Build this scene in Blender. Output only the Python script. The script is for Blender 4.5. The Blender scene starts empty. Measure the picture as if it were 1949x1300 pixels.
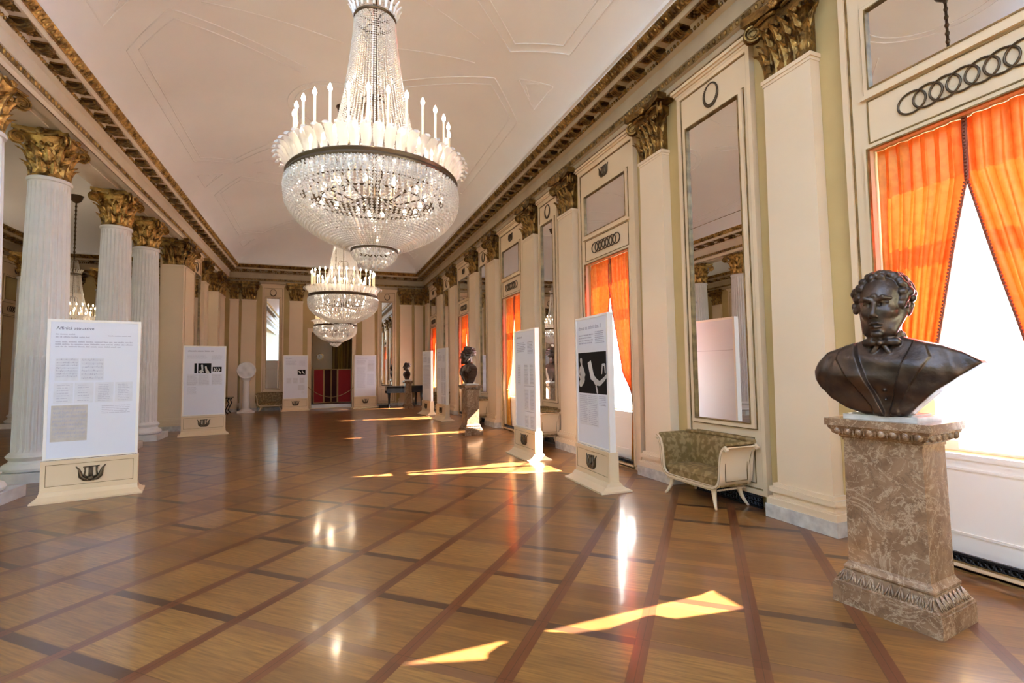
import bpy, math, random
import numpy as np
from mathutils import Vector, Matrix
PI = math.pi
random.seed(7)
rng = np.random.default_rng(7)
C = bpy.context.scene.collection
sc = bpy.context.scene

# ------------------------------------------------------------------ camera
W_, H_, F_ = 1949.0, 1300.0, 930.0
EYE = 1.5
def _axes():
    vx, vy, roll = 614.0 - W_/2, 709.0 - H_/2, .0137
    Y = np.array([vx, vy, F_]); Y /= np.linalg.norm(Y)
    p2 = np.array([vx + 1000, vy - roll*1000, F_])
    n = np.cross(Y, p2); n /= np.linalg.norm(n)
    up = n if n[1] < 0 else -n
    X = np.cross(Y, up)
    return np.stack([X, Y, up], 1)
Rc = _axes()
cam = bpy.data.cameras.new('camera'); cam.sensor_width = 36; cam.lens = F_/W_*36
cam.clip_start = .05; cam.clip_end = 300
camo = bpy.data.objects.new('camera', cam); C.objects.link(camo)
r, u, b = Rc[0], -Rc[1], -Rc[2]
camo.matrix_world = Matrix(((r[0], u[0], b[0], 0), (r[1], u[1], b[1], 0), (r[2], u[2], b[2], EYE), (0, 0, 0, 1)))
sc.camera = camo
sc.view_settings.view_transform = 'Standard'
sc.view_settings.look = 'None'
sc.view_settings.gamma = 1.0
sc.view_settings.use_curve_mapping = False
sc.view_settings.exposure = 0.86
sc.cycles.max_bounces = 10
sc.cycles.diffuse_bounces = 5
sc.cycles.glossy_bounces = 5
sc.cycles.transparent_max_bounces = 24
sc.cycles.sample_clamp_indirect = 6.0
sc.cycles.caustics_reflective = False
sc.cycles.caustics_refractive = False

# ------------------------------------------------------------------ light
wd = bpy.data.worlds.new('sky'); sc.world = wd; wd.use_nodes = True
wn = wd.node_tree.nodes; bg = wn['Background']
bg.inputs[0].default_value = (.86, .93, 1, 1); bg.inputs[1].default_value = 1.1
sun = bpy.data.lights.new('sun', 'SUN'); sun.energy = 120; sun.angle = math.radians(.5); sun.color = (1, .93, .84)
suno = bpy.data.objects.new('sun', sun); C.objects.link(suno)
suno.rotation_euler = Vector((-1, .14, -.70)).to_track_quat('-Z', 'Y').to_euler()
# window bays: (centre Y, width)
WIN = [(-7.2, 1.6), (-2.6, 1.6), (2.02, 1.72), (6.87, 1.70), (11.2, 1.60), (15.57, 1.54), (20.32, 1.52)]
MIR = [(4.45, 1.2), (9.06, .92), (13.42, .88), (17.95, 1.1)]
PIL = [(3.39, .52), (5.55, .50), (8.15, .56), (9.96, .62), (12.53, .62), (14.33, .64), (16.82, .72), (18.97, .72), (21.48, .55)]
SILL, LINT = .82, 3.33
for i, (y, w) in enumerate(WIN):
    L = bpy.data.lights.new('window_daylight_and_fill', 'AREA'); L.shape = 'RECTANGLE'; L.size = 2.3; L.size_y = 1.15
    L.energy = 60 if i > 1 else (2200, 9000)[i]; L.color = (.36, .61, 1)  # first two, at unseen windows behind the camera, boosted as added fill
    o = bpy.data.objects.new('window_daylight_and_fill', L); C.objects.link(o)
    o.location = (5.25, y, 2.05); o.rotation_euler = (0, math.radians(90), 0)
CH = [(.38, 4.0), (.38, 10.3), (.38, 16.8), (-6.62, 17.3)]
# added fill lamps at made-up openings in the unseen end wall
FILL_X = [-1.9, .37, 2.6]
for x in FILL_X:
    L = bpy.data.lights.new('end_wall_fill', 'AREA'); L.shape = 'RECTANGLE'; L.size = 1.3; L.size_y = 3.2
    L.energy = 1750; L.color = (.34, .60, 1)
    o = bpy.data.objects.new('end_wall_fill', L); C.objects.link(o)
    o.location = (x, -8.5, 2.7); o.rotation_euler = (math.radians(90), 0, PI)
L = bpy.data.lights.new('vault_fill', 'AREA'); L.shape = 'RECTANGLE'; L.size = 3.4; L.size_y = .95; L.energy = 6500; L.color = (.38, .64, 1)  # added lamp to brighten the vault, no such window known
o = bpy.data.objects.new('vault_fill', L); C.objects.link(o); o.location = (.37, -8.45, 6.15); o.rotation_euler = (math.radians(90), 0, PI)
for x, y in CH:
    for dx, dy, dz, e in ((0, 0, -.12, 330), (.525, .290, .48, 26), (-.489, .348, .48, 26), (-.101, -.591, .48, 26)):
        L = bpy.data.lights.new('chandelier_bulbs', 'POINT'); L.energy = e; L.color = (1, .76, .50); L.shadow_soft_size = .025
        o = bpy.data.objects.new('chandelier_bulbs', L); C.objects.link(o); o.location = (x+dx, y+dy, 3.0+dz)

# ------------------------------------------------------------------ materials
def mat(name, col, rough=.5, metal=0, bump=0, bscale=30, col2=None, cscale=4, spec=.5, detail=3, lo=.35, hi=.65, stretch=None):
    m = bpy.data.materials.new(name); m.use_nodes = True
    nt = m.node_tree; N = nt.nodes; K = nt.links; P = N['Principled BSDF']
    P.inputs['Base Color'].default_value = (*col, 1); P.inputs['Roughness'].default_value = rough
    P.inputs['Metallic'].default_value = metal; P.inputs['Specular IOR Level'].default_value = spec
    if col2 or bump:
        tc = N.new('ShaderNodeTexCoord'); src = tc.outputs['Object']
        if stretch:
            mp = N.new('ShaderNodeMapping'); mp.inputs['Scale'].default_value = stretch
            K.new(src, mp.inputs[0]); src = mp.outputs[0]
    if col2:
        n = N.new('ShaderNodeTexNoise'); n.inputs['Scale'].default_value = cscale; n.inputs['Detail'].default_value = detail
        K.new(src, n.inputs['Vector'])
        rp = N.new('ShaderNodeValToRGB'); rp.color_ramp.elements[0].position = lo; rp.color_ramp.elements[1].position = hi
        rp.color_ramp.elements[0].color = (*col, 1); rp.color_ramp.elements[1].color = (*col2, 1)
        K.new(n.outputs['Fac'], rp.inputs[0]); K.new(rp.outputs[0], P.inputs['Base Color'])
    if bump:
        n = N.new('ShaderNodeTexNoise'); n.inputs['Scale'].default_value = bscale; n.inputs['Detail'].default_value = 4
        K.new(src, n.inputs['Vector'])
        b_ = N.new('ShaderNodeBump'); b_.inputs['Strength'].default_value = bump; b_.inputs['Distance'].default_value = .02
        K.new(n.outputs['Fac'], b_.inputs['Height']); K.new(b_.outputs[0], P.inputs['Normal'])
    return m
CREAM = mat('cream_paint', (.73, .57, .375), .62, col2=(.70, .535, .34), cscale=1.5)
PILM = mat('pilaster_paint', (.75, .60, .42), .62, col2=(.72, .57, .39), cscale=1.2)
YELM = mat('yellow_wall_paint', (.52, .375, .16), .6, col2=(.47, .335, .135), cscale=1.5)
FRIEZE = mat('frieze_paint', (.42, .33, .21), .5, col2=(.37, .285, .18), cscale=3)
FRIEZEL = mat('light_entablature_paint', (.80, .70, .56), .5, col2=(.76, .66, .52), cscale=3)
CEIL = mat('ceiling_plaster', (.88, .89, .92), .6, col2=(.85, .86, .89), cscale=.8)
PLAST = mat('white_stucco', (.84, .83, .82), .45, col2=(.80, .79, .78), cscale=6, bump=.05, bscale=18)
LINE = mat('worn_gilt_line', (.13, .075, .02), .4, .3, col2=(.30, .19, .07), cscale=9)
GOLD = mat('gilded_carving', (.085, .045, .013), .34, .9, bump=.5, bscale=38, col2=(.38, .22, .065), cscale=9, lo=.35, hi=.65)
GOLDB = mat('bright_gilding', (.16, .085, .025), .30, .9, bump=.5, bscale=38, col2=(.66, .41, .13), cscale=9, lo=.35, hi=.62)
def marble(name, base, dark, vein, sc_=5.0):
    m = mat(name, base, .15, col2=dark, cscale=sc_, detail=12, lo=.38, hi=.66); nt = m.node_tree; N = nt.nodes; K = nt.links; P = N['Principled BSDF']
    N['Noise Texture'].inputs['Distortion'].default_value = .9
    tc = N['Texture Coordinate']; src = P.inputs['Base Color'].links[0].from_socket
    for k, (s2, wd_, c) in enumerate(((3.2, .020, vein), (8.0, .016, vein), (5.5, .014, tuple(q*.45 for q in base)))):
        mp = N.new('ShaderNodeMapping'); mp.inputs['Location'].default_value = (k*3.7, k, 1.3*k); K.new(tc.outputs['Object'], mp.inputs[0])
        n = N.new('ShaderNodeTexNoise'); n.inputs['Scale'].default_value = s2; n.inputs['Detail'].default_value = 9; n.inputs['Roughness'].default_value = .62; n.inputs['Distortion'].default_value = 1.4
        K.new(mp.outputs[0], n.inputs['Vector'])
        a = N.new('ShaderNodeMath'); a.operation = 'SUBTRACT'; K.new(n.outputs['Fac'], a.inputs[0]); a.inputs[1].default_value = .5
        b_ = N.new('ShaderNodeMath'); b_.operation = 'ABSOLUTE'; K.new(a.outputs[0], b_.inputs[0])
        r_ = N.new('ShaderNodeMapRange'); K.new(b_.outputs[0], r_.inputs[0]); r_.inputs[1].default_value = 0; r_.inputs[2].default_value = wd_; r_.inputs[3].default_value = .75; r_.inputs[4].default_value = 0
        mx = N.new('ShaderNodeMix'); mx.data_type = 'RGBA'; K.new(r_.outputs[0], mx.inputs[0]); K.new(src, mx.inputs[6]); mx.inputs[7].default_value = (*c, 1); src = mx.outputs[2]
    K.new(src, P.inputs['Base Color']); return m
MARB = marble('brown_marble', (.28, .17, .10), (.17, .095, .052), (.46, .33, .22))
MARBG = mat('grey_marble', (.46, .43, .40), .25, col2=(.68, .65, .60), cscale=9, detail=8)
MARBW = mat('white_marble', (.80, .80, .80), .25, col2=(.66, .66, .67), cscale=5, detail=8)
BRONZ = mat('dark_bronze', (.038, .026, .021), .32, .6, bump=.25, bscale=22, col2=(.085, .056, .041), cscale=8)
IRON = mat('dark_bronze_fitting', (.09, .06, .035), .35, .8)
BLACK = mat('black_lacquer', (.008, .008, .009), .12)
GRILL = mat('black_iron', (.02, .022, .028), .35, .6)
WHITEP = mat('white_panel_paint', (.86, .84, .80), .4)
BOARD = mat('printed_board', (.74, .77, .86), .45)
INK = mat('grey_print', (.42, .42, .52), .6)
INKD = mat('dark_print', (.08, .08, .14), .6)
PAPER = mat('scanned_page', (.72, .74, .80), .6, col2=(.67, .69, .75), cscale=14)
PAPERT = mat('tan_page', (.50, .45, .40), .6, col2=(.58, .53, .48), cscale=14)
PHOTO = mat('black_photo_print', (.006, .006, .007), .6, spec=.15)
PHOTOW = mat('pale_photo_print', (.62, .60, .58), .5)
RED = mat('red_cloth', (.30, .004, .008), .75)
DKRED = mat('dark_red_cloth', (.05, .004, .006), .8)
WAX = mat('cream_candle_tube', (.85, .68, .45), .35)
PORCEL = mat('white_glass_sculpture', (.80, .83, .86), .12, col2=(.70, .74, .78), cscale=6, bump=.3, bscale=9)
ROPE = mat('gold_rope', (.45, .28, .12), .6)
OCHRE = mat('ochre_velvet', (.33, .20, .035), .8, col2=(.12, .055, .02), cscale=2.2, stretch=(6, 6, .1))
SILK = mat('olive_damask', (.175, .105, .03), .55, col2=(.30, .20, .085), cscale=16, detail=2, lo=.46, hi=.58)
WOOD = mat('gold_wood', (.50, .32, .14), .4)
MIRR = mat('mirror_glass', (.86, .87, .86), .004, 1)

def mixmat(name, parts):
    """parts: list of (node type, colour, weight, roughness)"""
    m = bpy.data.materials.new(name); m.use_nodes = True; nt = m.node_tree; N = nt.nodes; K = nt.links
    N.remove(N['Principled BSDF']); out = N['Material Output']; prev = None; acc = 0
    for t, c, w, rg in parts:
        s = N.new('ShaderNodeBsdf'+t); s.inputs['Color'].default_value = (*c, 1)
        if rg is not None: s.inputs['Roughness'].default_value = rg
        if prev is None: prev = s.outputs[0]; acc = w
        else:
            mx = N.new('ShaderNodeMixShader'); acc += w; mx.inputs[0].default_value = w/acc
            K.new(prev, mx.inputs[1]); K.new(s.outputs[0], mx.inputs[2]); prev = mx.outputs[0]
    K.new(prev, out.inputs[0]); return m
CRYST = mixmat('cut_crystal', [('Transparent', (1, 1, 1), .14, None), ('Translucent', (1, .97, .93), .36, None), ('Diffuse', (.96, .94, .92), .24, None), ('Glossy', (1, 1, 1), .26, .08)])
PLUMEG = mixmat('frosted_glass', [('Transparent', (1, 1, 1), .30, None), ('Translucent', (1, .97, .93), .30, None), ('Diffuse', (.95, .93, .9), .22, None), ('Glossy', (1, 1, 1), .18, .12)])
SHEER = mixmat('sheer_white_voile', [('Transparent', (1, 1, 1), .58, None), ('Translucent', (1, 1, 1), .28, None), ('Diffuse', (.95, .95, .95), .14, None)])
PANE = mixmat('window_glass', [('Transparent', (1, 1, 1), .93, None), ('Glossy', (1, 1, 1), .07, .02)])
def curtain_mat():
    m = bpy.data.materials.new('orange_silk_curtain'); m.use_nodes = True; nt = m.node_tree; N = nt.nodes; K = nt.links
    N.remove(N['Principled BSDF']); out = N['Material Output']
    tc = N.new('ShaderNodeTexCoord'); n = N.new('ShaderNodeTexNoise'); n.inputs['Scale'].default_value = 14; n.inputs['Detail'].default_value = 3
    K.new(tc.outputs['Object'], n.inputs['Vector'])
    rp = N.new('ShaderNodeValToRGB'); rp.color_ramp.elements[0].position = .42; rp.color_ramp.elements[1].position = .6
    rp.color_ramp.elements[0].color = (.43, .175, .02, 1); rp.color_ramp.elements[1].color = (.52, .25, .035, 1)
    K.new(n.outputs['Fac'], rp.inputs[0])
    d = N.new('ShaderNodeBsdfDiffuse'); K.new(rp.outputs[0], d.inputs[0])
    t = N.new('ShaderNodeBsdfTranslucent'); t.inputs[0].default_value = (.75, .030, .003, 1)
    g = N.new('ShaderNodeBsdfGlossy'); g.inputs[0].default_value = (.9, .6, .25, 1); g.inputs[1].default_value = .45
    a = N.new('ShaderNodeMixShader'); a.inputs[0].default_value = .17; K.new(d.outputs[0], a.inputs[1]); K.new(t.outputs[0], a.inputs[2])
    c = N.new('ShaderNodeMixShader'); c.inputs[0].default_value = .10; K.new(a.outputs[0], c.inputs[1]); K.new(g.outputs[0], c.inputs[2])
    K.new(c.outputs[0], out.inputs[0]); return m
CURT = curtain_mat()
def emis(name, col, s):
    m = bpy.data.materials.new(name); m.use_nodes = True; P = m.node_tree.nodes['Principled BSDF']
    P.inputs['Base Color'].default_value = (*col, 1); P.inputs['Emission Color'].default_value = (*col, 1); P.inputs['Emission Strength'].default_value = s
    m.cycles.emission_sampling = 'NONE'; return m
FLAME = emis('lit_candle_bulb', (1, .88, .70), 16)

def floor_mat():
    m = bpy.data.materials.new('parquet'); m.use_nodes = True; nt = m.node_tree; N = nt.nodes; K = nt.links; P = N['Principled BSDF']
    def mth(op, a, b_=None, c=None):
        n = N.new('ShaderNodeMath'); n.operation = op
        for i, x in enumerate((a, b_, c)):
            if x is None: continue
            if isinstance(x, (int, float)): n.inputs[i].default_value = x
            else: K.new(x, n.inputs[i])
        return n.outputs[0]
    def mixc(f, a, b_):
        n = N.new('ShaderNodeMix'); n.data_type = 'RGBA'
        if isinstance(f, (int, float)): n.inputs[0].default_value = f
        else: K.new(f, n.inputs[0])
        for i, x in ((6, a), (7, b_)):
            if isinstance(x, tuple): n.inputs[i].default_value = (*x, 1)
            else: K.new(x, n.inputs[i])
        return n.outputs[2]
    tc = N.new('ShaderNodeTexCoord'); sp = N.new('ShaderNodeSeparateXYZ'); K.new(tc.outputs['Object'], sp.inputs[0])
    x, y = sp.outputs[0], sp.outputs[1]
    A = math.radians(47.5); S = .585
    ca, sa = math.cos(A)/S, math.sin(A)/S
    U = mth('ADD', mth('MULTIPLY', x, ca), mth('MULTIPLY_ADD', y, sa, 40.23))
    V = mth('ADD', mth('MULTIPLY', x, -sa), mth('MULTIPLY_ADD', y, ca, 40.45))
    iu, iv = mth('FLOOR', U), mth('FLOOR', V); fu, fv = mth('FRACT', U), mth('FRACT', V)
    def wn(a, b_, c=0.0):
        cb = N.new('ShaderNodeCombineXYZ')
        for i, q in enumerate((a, b_, c)):
            if isinstance(q, (int, float)): cb.inputs[i].default_value = q
            else: K.new(q, cb.inputs[i])
        n = N.new('ShaderNodeTexWhiteNoise'); n.noise_dimensions = '3D'; K.new(cb.outputs[0], n.inputs[0]); return n.outputs[0]
    r1 = wn(iu, iv, 1.0); r2 = wn(iu, iv, 7.0); r3 = wn(mth('FLOOR', mth('MULTIPLY', U, 7.0)), iv, 3.0); r4 = wn(iu, iv, 13.)
    cb = N.new('ShaderNodeCombineXYZ'); K.new(mth('MULTIPLY', U, 30.), cb.inputs[0]); K.new(mth('MULTIPLY', V, 1.6), cb.inputs[1])
    gn = N.new('ShaderNodeTexNoise'); gn.inputs['Scale'].default_value = 1.6; gn.inputs['Detail'].default_value = 4; K.new(cb.outputs[0], gn.inputs['Vector'])
    cb2 = N.new('ShaderNodeCombineXYZ'); K.new(mth('MULTIPLY', U, 2.), cb2.inputs[0]); K.new(mth('MULTIPLY', V, 34.), cb2.inputs[1])
    gn2 = N.new('ShaderNodeTexNoise'); gn2.inputs['Scale'].default_value = 1.6; gn2.inputs['Detail'].default_value = 4; K.new(cb2.outputs[0], gn2.inputs['Vector'])
    body = mixc(r3, (.255, .108, .024), (.12, .044, .012))
    body = mixc(mth('MULTIPLY', r1, .6), body, (.38, .19, .052))
    body = mixc(mth('MULTIPLY_ADD', gn.outputs[0], 1.9, -.6), body, (.11, .045, .016))
    bA = mixc(r2, (.17, .056, .020), (.10, .031, .012)); bA = mixc(mth('MULTIPLY', gn2.outputs[0], .6), bA, (.11, .03, .012))
    bB = mixc(mth('GREATER_THAN', r4, .62), (.20, .085, .034), (.075, .032, .016)); bB = mixc(mth('MULTIPLY', gn.outputs[0], .5), bB, (.05, .018, .008))
    mB = mth('LESS_THAN', fv, .13); mA = mth('LESS_THAN', fu, .115)
    # bands along the two diagonals: A runs with U (constant V), B runs with V (constant U)
    col = mixc(mA, body, bB); col = mixc(mB, col, bA)
    seam = mth('MAXIMUM', mth('COMPARE', fu, .119, .005), mth('COMPARE', fv, .134, .005))
    seam = mth('MAXIMUM', seam, mth('COMPARE', fv, .066, .004))
    col = mixc(mth('MULTIPLY', seam, .55), col, (.045, .015, .006))
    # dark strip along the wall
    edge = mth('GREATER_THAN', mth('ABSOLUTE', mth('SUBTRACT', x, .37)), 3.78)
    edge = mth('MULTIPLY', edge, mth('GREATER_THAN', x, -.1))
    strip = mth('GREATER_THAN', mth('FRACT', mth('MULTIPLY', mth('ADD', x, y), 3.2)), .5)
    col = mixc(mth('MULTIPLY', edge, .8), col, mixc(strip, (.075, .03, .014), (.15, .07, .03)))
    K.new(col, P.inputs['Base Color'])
    ro = N.new('ShaderNodeTexNoise'); ro.inputs['Scale'].default_value = 3; ro.inputs['Detail'].default_value = 5; K.new(tc.outputs['Object'], ro.inputs['Vector'])
    K.new(mth('MULTIPLY_ADD', ro.outputs[0], .02, .276), P.inputs['Roughness'])
    P.inputs['IOR'].default_value = 1.5
    # a thin sharper wax gloss over the worn varnish
    P2 = N.new('ShaderNodeBsdfPrincipled'); K.new(col, P2.inputs['Base Color']); K.new(mth('MULTIPLY_ADD', ro.outputs[0], .08, .06), P2.inputs['Roughness']); P2.inputs['IOR'].default_value = 1.8
    mx = N.new('ShaderNodeMixShader'); mx.inputs[0].default_value = .36; K.new(P.outputs[0], mx.inputs[1]); K.new(P2.outputs[0], mx.inputs[2]); K.new(mx.outputs[0], N['Material Output'].inputs[0])
    bp = N.new('ShaderNodeBump'); bp.inputs['Strength'].default_value = .10; bp.inputs['Distance'].default_value = .006
    wv = N.new('ShaderNodeTexNoise'); wv.inputs['Scale'].default_value = 7; wv.inputs['Detail'].default_value = 1; K.new(tc.outputs['Object'], wv.inputs['Vector'])
    hh = mth('SUBTRACT', mth('MULTIPLY', wv.outputs[0], 1.2), mth('MULTIPLY', seam, .3))
    K.new(hh, bp.inputs['Height']); K.new(bp.outputs[0], P.inputs['Normal']); K.new(bp.outputs[0], P2.inputs['Normal'])
    return m
FLOORM = floor_mat()

# ------------------------------------------------------------------ mesh tools
class MB:
    def __init__(s): s.v = []; s.f = []
    def add(s, vs, fs):
        n = len(s.v); s.v += [tuple(map(float, p)) for p in vs]; s.f += [tuple(n+i for i in f) for f in fs]; return s
    def box(s, x0, x1, y0, y1, z0, z1):
        return s.add([(x0,y0,z0),(x1,y0,z0),(x1,y1,z0),(x0,y1,z0),(x0,y0,z1),(x1,y0,z1),(x1,y1,z1),(x0,y1,z1)],
                     [(0,3,2,1),(4,5,6,7),(0,1,5,4),(1,2,6,5),(2,3,7,6),(3,0,4,7)])
    def prism(s, poly, lo, hi, ax='z'):
        n = len(poly)
        def p(a, b_, c): return {'z': (a, b_, c), 'y': (a, c, b_), 'x': (c, a, b_)}[ax]
        vs = [p(a, b_, lo) for a, b_ in poly] + [p(a, b_, hi) for a, b_ in poly]
        fs = [tuple(range(n))[::-1], tuple(range(n, 2*n))] + [(i, (i+1) % n, n+(i+1) % n, n+i) for i in range(n)]
        return s.add(vs, fs)
    def grid(s, fn, nu, nv, cu=False, cv=False):
        vs = [fn(i/(nu if cu else nu-1), j/(nv if cv else nv-1)) for i in range(nu) for j in range(nv)]
        fs = [(i % nu*nv+j % nv, (i+1) % nu*nv+j % nv, (i+1) % nu*nv+(j+1) % nv, i % nu*nv+(j+1) % nv)
              for i in range(nu if cu else nu-1) for j in range(nv if cv else nv-1)]
        return s.add(vs, fs)
    def lathe(s, prof, n=32, c=(0, 0, 0), a0=0, a1=2*PI):
        full = abs(a1-a0-2*PI) < 1e-6
        k = n if full else n+1
        vs = [(c[0]+r_*math.cos(a0+(a1-a0)*i/n), c[1]+r_*math.sin(a0+(a1-a0)*i/n), c[2]+z) for i in range(k) for r_, z in prof]
        m_ = len(prof)
        fs = [(i*m_+j, (i+1) % k*m_+j, (i+1) % k*m_+j+1, i*m_+j+1) for i in range(n) for j in range(m_-1)]
        return s.add(vs, fs)
    def tube(s, path, rad, n=8, closed=False):
        P = [Vector(p) for p in path]; m_ = len(P); vs = []
        if not hasattr(rad, '__len__'): rad = [rad]*m_
        up = None
        for i in range(m_):
            a = P[(i-1) % m_] if (i > 0 or closed) else P[i]; b_ = P[(i+1) % m_] if (i < m_-1 or closed) else P[i]
            t = (b_-a); t = t.normalized() if t.length > 0 else Vector((0, 0, 1))
            if up is None: up = Vector((0, 0, 1)) if abs(t.z) < .9 else Vector((1, 0, 0))
            e = up-t*up.dot(t); e = e.normalized() if e.length > 1e-6 else t.orthogonal().normalized(); up = e
            g = t.cross(e)
            for k in range(n):
                an = 2*PI*k/n; vs.append(P[i]+(e*math.cos(an)+g*math.sin(an))*rad[i])
        fs = [(i*n+k, i*n+(k+1) % n, (i+1) % m_*n+(k+1) % n, (i+1) % m_*n+k) for i in range(m_ if closed else m_-1) for k in range(n)]
        if not closed: fs += [tuple(range(n))[::-1], tuple((m_-1)*n+k for k in range(n))]
        return s.add(vs, fs)
    def ball(s, c, r_, n=8, m_=6):
        if not hasattr(r_, '__len__'): r_ = (r_, r_, r_)
        return s.grid(lambda a, b_: (c[0]+r_[0]*math.sin(PI*b_)*math.cos(2*PI*a), c[1]+r_[1]*math.sin(PI*b_)*math.sin(2*PI*a), c[2]+r_[2]*math.cos(PI*b_)), n, m_, cu=True)
    def octa(s, c, r_, h):
        x, y, z = c
        return s.add([(x+r_,y,z),(x,y+r_,z),(x-r_,y,z),(x,y-r_,z),(x,y,z+h),(x,y,z-h)], [(0,1,4),(1,2,4),(2,3,4),(3,0,4),(1,0,5),(2,1,5),(3,2,5),(0,3,5)])
    def merge(s, o, M=None):
        vs = o.v if M is None else [tuple(M @ Vector(p)) for p in o.v]
        return s.add(vs, o.f)
    def xf(s, M): s.v = [tuple(M @ Vector(p)) for p in s.v]; return s
    def data(s, name, m, smooth=None):
        me = bpy.data.meshes.new(name); me.from_pydata(s.v, [], s.f); me.validate(); me.update()
        if m: me.materials.append(m)
        if smooth:
            for p in me.polygons: p.use_smooth = True
            if smooth is not True: me.set_sharp_from_angle(angle=math.radians(smooth))
        return me
def obj(name, mb, m, parent=None, smooth=None, label=None, loc=None):
    me = mb if isinstance(mb, bpy.types.Mesh) else mb.data(name, m, smooth)
    o = bpy.data.objects.new(name, me); C.objects.link(o)
    if parent: o.parent = parent
    if loc: o.location = loc
    if label: o['label'] = label
    return o
def thing(name, label, cat, loc=(0, 0, 0), rz=0, group=None):
    o = bpy.data.objects.new(name, None); C.objects.link(o); o.location = loc; o.rotation_euler = (0, 0, rz); o.empty_display_size = .1
    tag(o, label, cat, group); return o
def tag(o, label=None, cat=None, group=None, kind=None):
    if label: o['label'] = label
    if cat: o['category'] = cat
    if group: o['group'] = group
    if kind: o['kind'] = kind
    return o
def struct(name, mb, m, parent=None, smooth=None):
    o = obj(name, mb, m, parent, smooth)
    if not parent: o['kind'] = 'structure'
    return o
def T(x=0, y=0, z=0): return Matrix.Translation((x, y, z))
def Rz(a): return Matrix.Rotation(a, 4, 'Z')
def Sc(x, y, z): return Matrix.Diagonal((x, y, z, 1))
def copy_tree(o, parent=None):
    c = o.copy(); C.objects.link(c); c.parent = parent
    for ch in list(o.children): copy_tree(ch, c)
    return c
XR, XL, YB, YF = 4.4, -3.66, 22.1, -8.0     # right wall, left wall line, back wall, wall behind camera
XS = -9.0                                    # far wall of the side hall

# ================================================================== the room
struct('floor', MB().box(XS-.5, 5.0, YF-.5, YB+4.5, -.1, 0), FLOORM)
def opening(c): return c[0]-c[1]/2+.19, c[0]+c[1]/2-.19
w = MB(); y = YF
for c in WIN:
    a, b_ = opening(c)
    w.box(XR, 4.95, y, a, 0, 5.9); w.box(XR, 4.95, a, b_, LINT, 5.9); w.box(XR+.145, 4.95, a, b_, 0, SILL-.02); y = b_
w.box(XR, 4.95, y, YB+.4, 0, 5.9)
struct('wall_right', w, YELM)
# left wall: colonnade beam, first pier with solid wall, opening, second pier
struct('wall_left', MB().box(-4.12, XL, 15.62, 18.6, 0, 5.2).box(-4.12, XL, 20.25, YB, 0, 5.2).box(-4.18, -3.66, YF, YB, 5.2, 5.9), PILM)
DX0, DX1, DZ = -.44, 1.17, 3.2
struct('wall_back', MB().box(XS, DX0, YB, YB+.4, 0, 5.9).box(DX1, 5, YB, YB+.4, 0, 5.9).box(DX0, DX1, YB, YB+.4, DZ, 5.9), YELM)
struct('wall_side_hall', MB().box(XS-.3, XS, YF, YB+.4, 0, 5.9), YELM)
m = MB(); x = XS-.3
for xc in FILL_X: m.box(x, xc-.65, YF-.3, YF, 0, 7.2).box(xc-.65, xc+.65, YF-.3, YF, 0, 1.1).box(xc-.65, xc+.65, YF-.3, YF, 4.3, 7.2); x = xc+.65
m.box(x, 5, YF-.3, YF, 0, 7.2)
m = MB()
for a, b_ in zip([XS-.3]+[q+.65 for q in FILL_X], [q-.65 for q in FILL_X]+[5]): m.box(a, b_, YF-.3, YF, 0, 5.65)
for q in FILL_X: m.box(q-.65, q+.65, YF-.3, YF, 0, 1.1).box(q-.65, q+.65, YF-.3, YF, 4.3, 5.65)  # openings invented to let the added fill lamps in
m.box(XS-.3, -1.4, YF-.3, YF, 5.65, 7.2).box(2.14, 5, YF-.3, YF, 5.65, 7.2).box(-1.4, 2.14, YF-.3, YF, 6.65, 7.2)  # upper gap made for the added vault lamp
struct('wall_front', m, CREAM)
struct('sun_cut_block', MB().box(5.45, 5.7, 1.0, 3.1, -.5, 2.10), WHITEP)  # unseen block added outside to cut the near sun patch short
# room beyond the back door
struct('wall_beyond', MB().box(-2.2, 3.4, YB+2.0, YB+2.2, 0, 3.6).box(-2.3, -2.2, YB+.4, YB+2.2, 0, 3.6).box(3.4, 3.5, YB+.4, YB+2.2, 0, 3.6).box(-2.3, 3.5, YB+.4, YB+2.2, 3.6, 3.7), CREAM)

# vaults
CXV, HWV, HV = .37, 3.48, 1.12
def vz(x, y, cx=CXV, hw=HWV, H=HV, yend=YB-.53):
    t = min(1, abs(x-cx)/hw); zx = H*(1-t**2.3)**(1/1.7)
    d = (yend-y)/3.3
    if d < 1:
        t2 = min(1, max(0, 1-d)); zy = H*(1-t2**2.3)**(1/1.7); zx = min(zx, zy)
    return 5.8+zx
def vault(cx, hw, H, yend, y0=YF):
    xs = [cx+hw*math.sin(PI/2*(i/24-1)) for i in range(49)]
    ys = list(np.arange(y0, yend-3.4, .6)) + [yend-3.4+3.4*math.sin(PI/2*i/24) for i in range(25)]
    m = MB(); nv = len(ys)
    m.add([(x, y_, vz(x, y_, cx, hw, H, yend)) for x in xs for y_ in ys],
          [(i*nv+j, i*nv+j+1, (i+1)*nv+j+1, (i+1)*nv+j) for i in range(len(xs)-1) for j in range(nv-1)])
    m.add([(x, y_, 7.6) for x in (xs[0]-.9, xs[-1]+1.2) for y_ in (y0-.3, yend+1.2)], [(0, 1, 3, 2)])
    return m
struct('ceiling', vault(CXV, HWV, HV, YB-.53), CEIL, smooth=True)
struct('ceiling', vault(-6.6, 1.9, .85, YB-.53), CEIL, smooth=True)
struct('ceiling_edge', MB().box(-4.75, -4.1, YF, YB, 5.84, 5.9).box(XS, -8.4, YF, YB, 5.84, 5.9).box(XS, XR, YB-.6, YB+.3, 5.84, 5.9).box(XR-.6, XR+.3, YF, YB, 5.84, 5.9), CEIL)

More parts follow.
